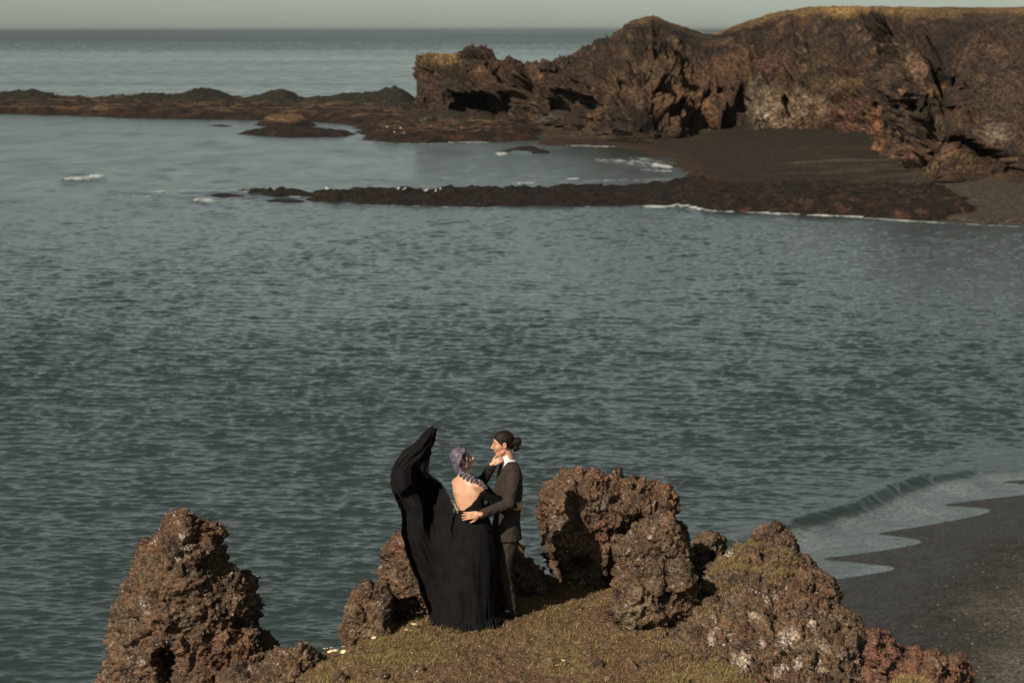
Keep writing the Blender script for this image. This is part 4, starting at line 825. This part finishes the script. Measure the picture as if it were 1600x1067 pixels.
JK = [(W(797, 722, 0, YM), .066, .075), (W(797.5, 731, 0, YM), .088, .145), (W(797, 741, 0, YM), .108, .195), (W(795, 765, 0, YM), .128, .195), (W(793.5, 793, 0, YM), .118, .17), (W(791.5, 812, 0, YM), .122, .172), (W(790, 842, 0, YM), .155, .20)]
zV = float(W(797, 764, 0, YM)[2]); zN = float(W(797, 722, 0, YM)[2])
def vcut(P, extra=0.0):
    q = P - W(797, 742, 0, YM); a = q @ RM[:, 0]; b = q @ RM[:, 1] + .002; t = np.clip((P[:, 2] - zV) / (zN - zV), 0, 1.3)
    return np.maximum((np.abs(b) - (.056 * t + extra)) * .9, -(a - .0)).astype(np.float32)
def jacket(P):
    d = sd_column(P, JK, RM, zlo=float(W(790, 841, 0, YM)[2])); d = smin(d, sd_chain(P, [mj['ls'] + np.array([.0, .0, -.015]), mj['le'], mj['lw'] + (mj['lw'] - mj['le']) * -.02], [.070, .056, .042], .02), .035)
    d = smin(d, sd_chain(P, [mj['rs'] + np.array([.0, .0, -.015]), mj['re'], mj['rw']], [.068, .054, .042], .02), .03)
    v = vcut(P); lap = np.abs(v - .012) - .016; d = d - .012 * (1 - sstep(-.012, .004, lap)) * (P[:, 2] > zV)
    return smax(d, -v, .004)
def cloth_n(s, a, fr=(9, 9, 5)):
    return lambda V: (fbm(V * np.array(fr) * 1.6, 4, s, ridged=True, gain=.5) - .3) * a
shell('jacket', jacket, (lo[0], lo[1], float(W(790, 850, 0, YM)[2])), (hi[0], hi[1], zN + .08), .0058, SUIT, man, None, cloth_n(501, .011))
def shirt(P):
    d = sd_column(P, [(k[0], k[1] - .012, k[2] - .012) for k in JK[:5]], RM, zhi=zN + .02)
    c0 = W(795.5, 728, 0, YM); c9 = W(795, 715, 0, YM); c1 = hm + HM @ np.array([-.022, 0, -.082], np.float32); e = sd_cone(P, c0, c1, .064, .058); cut = (P - (c1 + np.array([0, 0, -.022]))) @ (HM @ np.array([.45, 0, 1], np.float32)); d = smin(d, smax(e, cut, .004), .008)
    for a, b in ((.02, -.016),):
        d = np.minimum(d, sd_cone(P, mj['lw'] - (mj['lw'] - mj['le']) * .06, mj['lw'] + (mj['lw'] - mj['le']) * .07, .037, .036))
    return smax(d, -sd_cone(P, c9, hm, .051, .050), .004)
WHITE = plain('white_shirt', (.62, .60, .58), .8, .2, .06, 40, .3, .004)
sh = shell('shirt', shirt, (lo[0], lo[1], zV - .05), (hi[0], hi[1], zN + .14), .0055, WHITE, man)
def trousers(P):
    hipc = [(W(792, 832, 0, YM), .110, .150), (W(791, 848, 0, YM), .112, .152), (W(790, 862, 0, YM), .10, .14)]
    d = sd_column(P, hipc, RM)
    def leg(h, k, a, w): return sd_chain(P, [h, k, a + np.array([0, 0, .0]), ], [w, .066, .052], .02)
    e = leg(mj['lh'], mj['lk'], mj['la'], .098); e2 = leg(mj['rh'], mj['rk'], mj['ra'], .098); d = smin(smin(d, e, .03), e2, .03)
    return smax(d, (foot_z + .055) - P[:, 2], .004)
shell('trousers', trousers, (lo[0], lo[1] + .2, foot_z - .02), (hi[0], hi[1], float(W(790, 825, 0, YM)[2])), .0058, SUIT, man, None, cloth_n(503, .014, (8, 8, 4)))
SHOE = plain('black_leather', (.006, .005, .005), .6, .2, .2, 30)
for a in (mj['la'], mj['ra']):
    def shoe(P, a=a):
        b = np.array([a[0], a[1], foot_z + .045]); d = sd_cone(P, b + np.array([.02, 0, 0]), b + np.array([-.15, -.07, -.015]), .046, .034); d = smin(d, sd_cone(P, b, b + np.array([.0, 0, .05]), .043, .04), .02)
        return smax(d, foot_z + .002 - P[:, 2], .004)
    shell('shoe', shoe, (a[0] - .28, a[1] - .2, foot_z - .02), (a[0] + .12, a[1] + .12, foot_z + .2), .007, SHOE, man)
def hair_mat(name, d, l, rough=.45, sc_=70):
    m, nt, bs = _mat(name); co = objco(nt); mp = N(nt, 'ShaderNodeMapping'); mp.inputs['Scale'].default_value = (1.0, 1.0, .25); nt.links.new(co, mp.inputs[0])
    n = noise(nt, mp.outputs[0], sc_, 5, .7, .8); c = mixc(nt, ramp(nt, n, .38, .64), d, l); nt.links.new(c, bs.inputs['Base Color']); bs.inputs['Roughness'].default_value = rough; bs.inputs['Specular IOR Level'].default_value = .15
    bump(nt, bs, n, .6, .006); return m
HAIRM = hair_mat('dark_hair', (.006, .004, .003), (.022, .013, .009), .6)
def man_hair(P):
    q = ((P - hm) @ HM) / 1.03; d = sd_ell(q, (-.016, 0, .040), (.103, .083, .091)); d = smin(d, sd_ell(q, (-.07, 0, -.02), (.04, .055, .05)), .03)
    line = q[:, 0] * .80 - q[:, 2] * .62 - .018; d = smax(d, line, .006)                      # swept back from the forehead
    d = smax(d, -(q[:, 2] + .058), .006); ear = sd_ell(np.abs(q * np.array([1, 1, 1])), (.012, .085, .0), (.03, .02, .036)); e2 = q.copy(); e2[:, 1] = np.abs(e2[:, 1]); return smax(d, -sd_ell(e2, (.010, .086, -.012), (.032, .022, .034)), .004)
mh = shell('hair', man_hair, hm - .17, hm + .17, .0045, HAIRM, man, None, lambda V: fbm(V * np.array([60, 60, 30]), 2, 511) * .0025)
bc = W(807.5, 690, 0, YM)
def bun(P):
    d = sd_ell(P, bc, (.048, .045, .044)); d = smin(d, sd_ell(P, bc + np.array([-.012, 0, -.055]), (.030, .035, .045)), .012); d = smin(d, sd_cone(P, hm + np.array([.07, 0, .0]), bc, .032, .03), .02)
    return (d + fbm(P * 34, 2, 515) * .012 + fbm(P * 75, 2, 517) * .005).astype(np.float32)
shell('hair_bun', bun, bc - .14, bc + .1, .004, HAIRM, mh)
def curls():
    rng = np.random.default_rng(3); Vs, Fs = [], []; k = 0
    for i in range(70):
        th = rng.uniform(0, 6.28); ph = rng.uniform(-1.2, 1.2); r0 = .046; c = bc + np.array([0, 0, -.02]) + r0 * np.array([math.cos(th) * math.cos(ph) * 1.0, math.sin(th) * math.cos(ph), math.sin(ph) * 1.5]); a = rng.uniform(0, 6.28)
        R = rng.uniform(.009, .020); ax = rng.normal(0, 1, 3); ax /= np.linalg.norm(ax); b1 = np.cross(ax, [0, 0, 1.]); b1 /= np.linalg.norm(b1); b2 = np.cross(ax, b1)
        n = 14; t = np.linspace(0, 5.2, n); pts = c + R * (np.cos(t + a)[:, None] * b1 + np.sin(t + a)[:, None] * b2) + ax * t[:, None] * .003
        w = .0013
        Vs.append(np.concatenate([pts - ax * w, pts + ax * w])); Fs.append(np.stack([np.arange(n - 1), np.arange(1, n), np.arange(1, n) + n, np.arange(n - 1) + n], 1) + k); k += 2 * n
    return link('curls', mesh_np('curls', np.concatenate(Vs), np.concatenate(Fs)), HAIRM, mh)
curls()
RINGM = plain('silver', (.7, .68, .62), .25, .5, .05, 10, metal=1)
rw_ = W(734, 803.5, -.45, YM)

# ---------------------------------------------------------------- the woman
RW = frame((.62, .78, 0)); HW = frame((.95, .12, .26)); hw = W(722.5, 717.5)
woman = empty('person', (float(W(733, 970)[0]), YW, PLAT))
tag(woman, 'woman with lavender braids in a black open-back gown, its train flying in the wind', 'person')
wj = dict(rs=W(747, 757, -.12), re=W(776, 785, -.03), rw=W(806, 792, .07), ls=W(714, 754, .13), le=W(752, 754, .26), lw=W(769, 729, .18), hip=W(737, 850))
TW = [(W(725, 741), .050, .050), (W(727, 748), .070, .115), (W(730, 756), .088, .175), (W(731, 770), .100, .172), (W(733, 785), .100, .150), (W(736, 800), .098, .138), (W(738, 825), .13, .18), (W(738, 850), .13, .18)]
def woman_body(P):
    d = sd_head(P, hw, HW, .97); d = smin(d, sd_cone(P, hw + HW @ np.array([-.03, 0, -.05], np.float32), W(726, 747), .046, .052), .025)
    t = sd_column(P, TW, RW); q = P - W(731, 770); b = q @ RW[:, 1]; a = q @ RW[:, 0]
    t = t + .005 * np.exp(-(b / .028) ** 2) * (a < 0) - .007 * np.exp(-((np.abs(b) - .075) / .035) ** 2 - ((P[:, 2] - W(731, 766)[2]) / .05) ** 2) * (a < 0)   # spine and shoulder blades
    d = smin(d, t, .03)
    d = smin(d, sd_chain(P, [wj['rs'], wj['re'], wj['rw']], [.052, .036, .025]), .03); d = smin(d, sd_chain(P, [wj['ls'], wj['le'], wj['lw']], [.050, .036, .025]), .03)
    for s in (-1, 1):
        h = wj['hip'] + RW[:, 1] * .08 * s; k = h + np.array([0, 0, -.40]); f = np.array([h[0], h[1], PLAT + .06]); d = smin(d, sd_chain(P, [h, k, f], [.09, .055, .036]), .03); d = smin(d, sd_cone(P, f, f + RW[:, 0] * .14 + np.array([0, 0, -.03]), .034, .022), .02)
    d = smin(d, sd_hand(P, wj['rw'], (.55, .75, .05), (.75, -.55, .1), 1, 18, 5, .92), .006)
    return smin(d, sd_hand(P, W(771, 724, .17), (.85, .1, .48), (-.3, -.9, .15), 1, 34, 3, .80), .006)
lo = np.array([W(695, 700)[0], YW - .36, PLAT - .02]); hi = np.array([W(826, 700, .2)[0], YW + .5, hw[2] + .16])
wb = shell('body', woman_body, lo, hi, .0052, SKIN, woman, lambda V: face_col(V, hw, HW, (.52, .29, .185), (.30, .07, .07), (.06, .05, .05), .97))
top_px = [690, 702, 707, 714, 724, 736, 748, 756, 764, 840]; top_py = [775, 776, 787, 797, 798.5, 790, 775, 763, 757, 752]
def bodice(P):
    d = sd_column(P, [(k[0], k[1] + .012, k[2] + .012) for k in TW], RW, zhi=9e3); px, py = project(P); q = P - W(732, 780); a = q @ RW[:, 0]
    tp = np.where(a > .03, np.minimum(np.interp(px, top_px, top_py), 768), np.interp(px, top_px, top_py)); cut = (tp - py) * .0062
    arm = sd_chain(P, [wj['rs'] + (wj['re'] - wj['rs']) * .28, wj['re'], wj['rw'] - (wj['rw'] - wj['re']) * .1], [.062, .048, .034]); armc = (P - (wj['rs'] + (wj['re'] - wj['rs']) * .22)) @ ((wj['rs'] - wj['re']) / np.linalg.norm(wj['rs'] - wj['re']))
    d = smax(d, cut, .004); return smin(d, smax(arm, armc.astype(np.float32), .01), .02)
BEAD = plain('beads', (.5, .45, .36), .3, .5, .3, 60, metal=.8)
bd = shell('bodice', bodice, (lo[0] - .03, lo[1] - .03, float(W(738, 840)[2])), (hi[0], hi[1], float(W(738, 745)[2])), .0055, BLACK, woman, None, cloth_n(521, .009, (10, 10, 14)))
def sleeve(P):
    ax = (wj['ls'] - wj['le']) / np.linalg.norm(wj['ls'] - wj['le']); d = sd_chain(P, [wj['ls'] + (wj['le'] - wj['ls']) * .3, wj['le'], wj['lw']], [.056, .050, .034]); return d
shell('sleeve', sleeve, lo, hi, .0058, LACE, woman, None, cloth_n(523, .014, (14, 14, 14)))
# skirt
SK = [(796, 711.5, 760, .118), (806, 708, 764, .14), (822, 705, 769, .175), (845, 700, 773, .215), (870, 695, 775, .25), (900, 689, 774, .285), (930, 683, 776, .31), (955, 677, 777, .33), (972, 672, 778, .35)]
def skirt():
    nt_, nz_ = 520, 150; th = np.linspace(0, 2 * math.pi, nt_, endpoint=False); pyv = np.linspace(796, 972, nz_); K = np.array(SK, float)
    L = np.interp(pyv, K[:, 0], K[:, 1]); R = np.interp(pyv, K[:, 0], K[:, 2]); ry = np.interp(pyv, K[:, 0], K[:, 3]); TH, PY = np.meshgrid(th, pyv, indexing='ij')
    xl = at_y(L, pyv, YW)[0]; xr = at_y(R, pyv, YW)[0]; zc = at_y(740, pyv, YW)[2]; zc = zc + (PLAT + .006 - zc[-1]) * np.linspace(0, 1, nz_) ** 3
    g = np.clip((PY - 796) / 176, 0, 1); tw = TH + .25 * g * np.sin(TH * 2 + 1)
    c = np.column_stack([np.cos(tw.ravel()) * 2.3, np.sin(tw.ravel()) * 2.3, (g * 1.1).ravel()]); f = fbm(c, 3, 531, ridged=True, gain=.55).reshape(TH.shape) - .2
    c2 = np.column_stack([np.cos(tw.ravel()) * 1.5, np.sin(tw.ravel()) * 1.5, (g * 1.4).ravel()]); f = f * .55 + fbm(c2, 3, 533).reshape(TH.shape) * .5
    k = 1 + f * (.025 + .15 * g ** .8) - .02
    X = (xl + xr)[None] / 2 + (xr - xl)[None] / 2 * np.cos(TH) * k; Y = YW + ry[None] * np.sin(TH) * k; Z = np.broadcast_to(zc[None], X.shape) + 0
    hem = sstep(.9, 1, g); X = X + hem * .02 * np.cos(TH) ; Z = Z + (1 - hem) * 0
    V = np.stack([X, Y, Z], -1).reshape(-1, 3); sk = link('skirt', mesh_np('skirt', V, grid_faces(nt_, nz_, True)), BLACK, woman)
    # ruffled tulle trim round the front of the hem
    n = 900; a = np.linspace(math.radians(262), math.radians(350), n); Vs = []
    for j, (hh, out_) in enumerate([(.085, .002), (.060, .014), (.030, .022), (.004, .036)]):
        kk = 1.0 + .16 * (fbm(np.column_stack([np.cos(a) * 2.3, np.sin(a) * 2.3, np.full(n, 1.1)]), 3, 531, ridged=True, gain=.55) - .2) * .75
        wv = np.sin(a * 60 + np.sin(a * 23) * 2.5) * .010 * (j + .4) / 3 + fbm(np.column_stack([a * 30, a * 0 + j * .4, a * 0]), 2, 535) * .012
        Vs.append(np.stack([(xl[-1] + xr[-1]) / 2 + ((xr[-1] - xl[-1]) / 2 * kk + out_ + wv) * np.cos(a), YW + (ry[-1] * kk + out_ + wv) * np.sin(a), PLAT + hh + .012 * np.sin(a * 6) + (.03 * np.sin(a * 85 + 1) * (j == 0)) * .5], -1))
    V = np.stack(Vs, 1).reshape(-1, 3); TULLE = plain('tulle', (.006, .006, .0065), .85, .1, .9, 120, sheen=.03); link('ruffle_trim', mesh_np('ruffle_trim', V, grid_faces(n, 4)), TULLE, sk)
skirt()
def spline(Pn, t):
    Pn = np.array(Pn, float); u = np.linspace(0, 1, len(Pn)); i = np.clip(np.searchsorted(u, t, 'right') - 1, 0, len(Pn) - 2); f = (t - u[i]) * (len(Pn) - 1)
    p = lambda k: Pn[np.clip(i + k, 0, len(Pn) - 1)]; f = f[:, None]
    return .5 * (2 * p(0) + (p(1) - p(-1)) * f + (2 * p(-1) - 5 * p(0) + 4 * p(1) - p(2)) * f ** 2 + (-p(-1) + 3 * p(0) - 3 * p(1) + p(2)) * f ** 3)
def train():
    O = [(676, 976, -.05), (664, 945, 0), (650, 905, .05), (636, 868, .05), (628, 835, .05), (627, 802, .1), (621, 786, .1), (610, 756, .12), (613, 731, .15), (629, 704, .15), (648, 692, .15), (664, 673, .15), (676, 665.5, .15)]
    I = [(728, 974, -.30), (724, 935, -.27), (720, 900, -.24), (713, 865, -.17), (706, 830, -.10), (708, 806, -.08), (707, 790, -.04), (697, 766, .05), (684, 750, .15), (670, 738, .18), (672, 715, .18), (677, 694, .15), (684, 670, .15)]
    O = [W(a, b, c) for a, b, c in O]; I = [W(a, b, c) for a, b, c in I]; nt_, ns = 260, 130; t = np.linspace(0, 1, nt_); s = np.linspace(0, 1, ns)
    A = spline(O, t); B = spline(I, t); S, T = np.meshgrid(s, t, indexing='ij'); P = A[None] * (1 - S[..., None]) + B[None] * S[..., None]
    g = np.exp(-((T - .50) / .15) ** 2); dip = sstep(.40, .56, S) * sstep(1.0, .86, S); P[..., 1] += g * dip * .34 - np.exp(-((T - .5) / .3) ** 2) * .10 * np.sin(np.pi * np.clip(S / .5, 0, 1))
    P[..., 1] += -.10 * np.sin(np.pi * S) * sstep(.62, .8, T) + .06 * np.sin(np.pi * S) * (1 - sstep(.1, .3, T))
    P[..., 1] += .11 * sstep(.61, .565, T - (S - .5) * .10 + .012 * np.sin(S * 9)) * sstep(0, .08, S) * sstep(1, .9, S)
    w = np.sin(np.pi * S) ** .5; q = np.stack([S * 2.6 + .9 * np.sin(T * 4) + T * 1.2, T * 2.1, S * 0 + 3], -1).reshape(-1, 3); f = (fbm(q, 3, 541, ridged=True, gain=.55) - .2).reshape(S.shape)
    q2 = np.stack([S * 6 + T * 5, T * 6, S * 0 + 7], -1).reshape(-1, 3); f2 = fbm(q2, 3, 543).reshape(S.shape)
    P[..., 1] += (f * .085 + f2 * .026) * w; P[..., 0] += f2 * .012 * w; P[..., 2] = np.maximum(P[..., 2], PLAT + .004)
    ed = (1 - S) ** 8 + S ** 8; P[..., 0] += fbm(np.stack([T * 22, S * 2, T * 0], -1).reshape(-1, 3), 2, 545).reshape(S.shape) * .030 * ed
    me = mesh_np('train', P.reshape(-1, 3), grid_faces(ns, nt_)); o = link('train', me, BLACK, woman); m = o.modifiers.new('thickness', 'SOLIDIFY'); m.thickness = .004; m.offset = 0
train()
LAV = hair_mat('lavender_hair', (.030, .024, .034), (.17, .143, .19), .42, 75)
def woman_hair(P):
    q = ((P - hw) @ HW) / .97; d = sd_ell(q, (-.020, 0, .036), (.102, .086, .094)); d = smin(d, sd_ell(q, (-.06, 0, -.035), (.055, .064, .06)), .03)
    line = q[:, 0] * .93 - q[:, 2] * .36 - .030 - .02 * sstep(.0, .06, -q[:, 2]); d = smax(d, line, .008); e2 = q.copy(); e2[:, 1] = np.abs(e2[:, 1])
    d = smax(d, -sd_ell(e2, (-.004, .090, -.010), (.020, .018, .026)), .004)
    lock = sd_chain(q, [(.045, -.070, .05), (.040, -.078, .0), (.028, -.076, -.055), (.018, -.072, -.10)], [.012, .012, .010, .005]); return smin(d, lock, .01)
wh = shell('hair', woman_hair, hw - .19, hw + .18, .0045, LAV, woman, None, lambda V: fbm(V * np.array([70, 70, 25]), 2, 551) * .004)
def braid(name, pts, r0, r1, n, seed):
    pts = [np.array(p) for p in pts]; t = np.linspace(0, 1, n); C = spline(pts, t); T = np.gradient(C, axis=0); T /= np.linalg.norm(T, axis=1)[:, None]; side = np.cross(T, np.array([-.4, -.9, .1])); side /= np.linalg.norm(side, axis=1)[:, None]
    rad = np.linspace(r0, r1, n); els = []
    for i in range(n):
        for s in (-1, 1):
            a = T[i] * .80 + side[i] * s * .62; a /= np.linalg.norm(a); nrm = np.cross(a, side[i]); nrm /= np.linalg.norm(nrm); b = np.cross(nrm, a); els.append((C[i] + side[i] * s * rad[i] * .48 + T[i] * (.0 if s > 0 else .5) * rad[i], np.stack([a, b, nrm], 1), rad[i]))
    def f(P):
        d = np.full(len(P), 9., np.float32)
        for c, R, r in els:
            m = ((P - c) ** 2).sum(1) < (r * 5 + .04) ** 2
            if m.any(): d[m] = np.minimum(d[m], sd_ell(P[m], c, (r * .98, r * .50, r * .68), R))
        cd = np.sqrt(((P[:, None] - C[None].astype(np.float32)) ** 2).sum(-1)); d = smin(d, (cd - rad[None] * .55).min(1), .004); far = d > 8; d[far] = np.sqrt(((P[far][:, None] - C[None, ::3].astype(np.float32)) ** 2).sum(-1)).min(1) - r0 if far.any() else d[far]
        return d
    A = C.min(0) - r0 * 2.2; B = C.max(0) + r0 * 2.2; return shell(name, f, A, B, .0032, LAV, wh)
braid('braid', [W(714, 731, -.095), W(720, 739, -.115), W(731, 745, -.155), W(742, 750, -.185), W(751, 755, -.20), W(758, 762, -.20)], .032, .016, 11, 1)
braid('braid', [W(725, 702, -.075), W(720, 711, -.105), W(716, 721, -.115), W(713, 731, -.10)], .023, .027, 8, 2)
def strands(name, c, R, n, seed, mat, parent, back):
    rng = np.random.default_rng(seed); Vs, Fs, k = [], [], 0
    for i in range(n):
        d = rng.normal(0, 1, 3) * np.array([.8, 1, 1]) + np.array(back); d /= np.linalg.norm(d); p0 = c + d * R * .95; m = 9; t = np.linspace(0, 1, m)[:, None]; L = rng.uniform(.02, .06)
        v = d * .5 + np.array([rng.uniform(-.9, -.1), rng.uniform(-.4, .4), rng.uniform(-.2, .5)]); w2 = rng.normal(0, .35, 3); pts = p0 + v * t * L + w2 * t ** 2 * L; w = .0009
        Vs.append(np.concatenate([pts - [0, 0, w], pts + [0, 0, w]])); Fs.append(np.stack([np.arange(m - 1), np.arange(1, m), np.arange(1, m) + m, np.arange(m - 1) + m], 1) + k); k += 2 * m
    link(name, mesh_np(name, np.concatenate(Vs), np.concatenate(Fs)), mat, parent)['kind'] = 'stuff'
strands('loose_strands', hw + np.array([-.02, 0, .03]), .098, 24, 5, LAV, wh, (-.6, -.2, .1))
strands('loose_strands', hm + np.array([.02, 0, .04]), .10, 26, 6, HAIRM, mh, (.6, -.2, .2))
# beaded closure at the back of the gown
def beads():
    Vs, Fs, k = [], [], 0
    import bmesh
    bm = bmesh.new(); rng = random.Random(4)
    for i in range(16):
        t = i / 15; c = W(709.5 + 6 * t + rng.uniform(-1, 1), 786 + 15 * t, -.075 - .02 * t); r = rng.uniform(.005, .009)
        g = bmesh.ops.create_icosphere(bm, subdivisions=1, radius=r); bmesh.ops.translate(bm, verts=g['verts'], vec=[float(v) for v in c])
    me = bpy.data.meshes.new('beaded_trim'); bm.to_mesh(me); bm.free(); link('beaded_trim', me, BEAD, woman)
beads()
def ring():
    th = np.linspace(0, 2 * math.pi, 24, endpoint=False); ph = np.linspace(0, 2 * math.pi, 9)[:-1]; c = W(735.5, 805, -.455, YM) ; V = []
    for a in th:
        for b in ph: V.append([c[0] + .0022 * math.sin(b), c[1] + (.0105 + .002 * math.cos(b)) * math.cos(a), c[2] + (.0105 + .002 * math.cos(b)) * math.sin(a)])
    F = grid_faces(24, 8, True); F2 = np.array([[i * 8 + 7, ((i + 1) % 24) * 8 + 7, ((i + 1) % 24) * 8, i * 8] for i in range(24)]); link('ring', mesh_np('ring', V, np.concatenate([F, F2])), RINGM, man)
ring()

# ------------------------------------------------------------------ sea haze
def haze():
    import bmesh
    bm = bmesh.new(); bmesh.ops.create_cube(bm, size=1.0); me = bpy.data.meshes.new('haze'); bm.to_mesh(me); bm.free()
    o = bpy.data.objects.new('haze', me); COL.objects.link(o); o.scale = (130000, 130000, 46); o.location = (0, 0, 10)
    m = bpy.data.materials.new('haze'); m.use_nodes = True; nt = m.node_tree; nt.nodes.clear(); ou = nt.nodes.new('ShaderNodeOutputMaterial'); v = nt.nodes.new('ShaderNodeVolumePrincipled')
    v.inputs['Color'].default_value = (.52, .56, .55, 1); v.inputs['Density'].default_value = .00002; v.inputs['Anisotropy'].default_value = .2; nt.links.new(v.outputs[0], ou.inputs['Volume']); me.materials.append(m)
    tag(o, 'thin sea haze', None, kind='stuff')
haze()
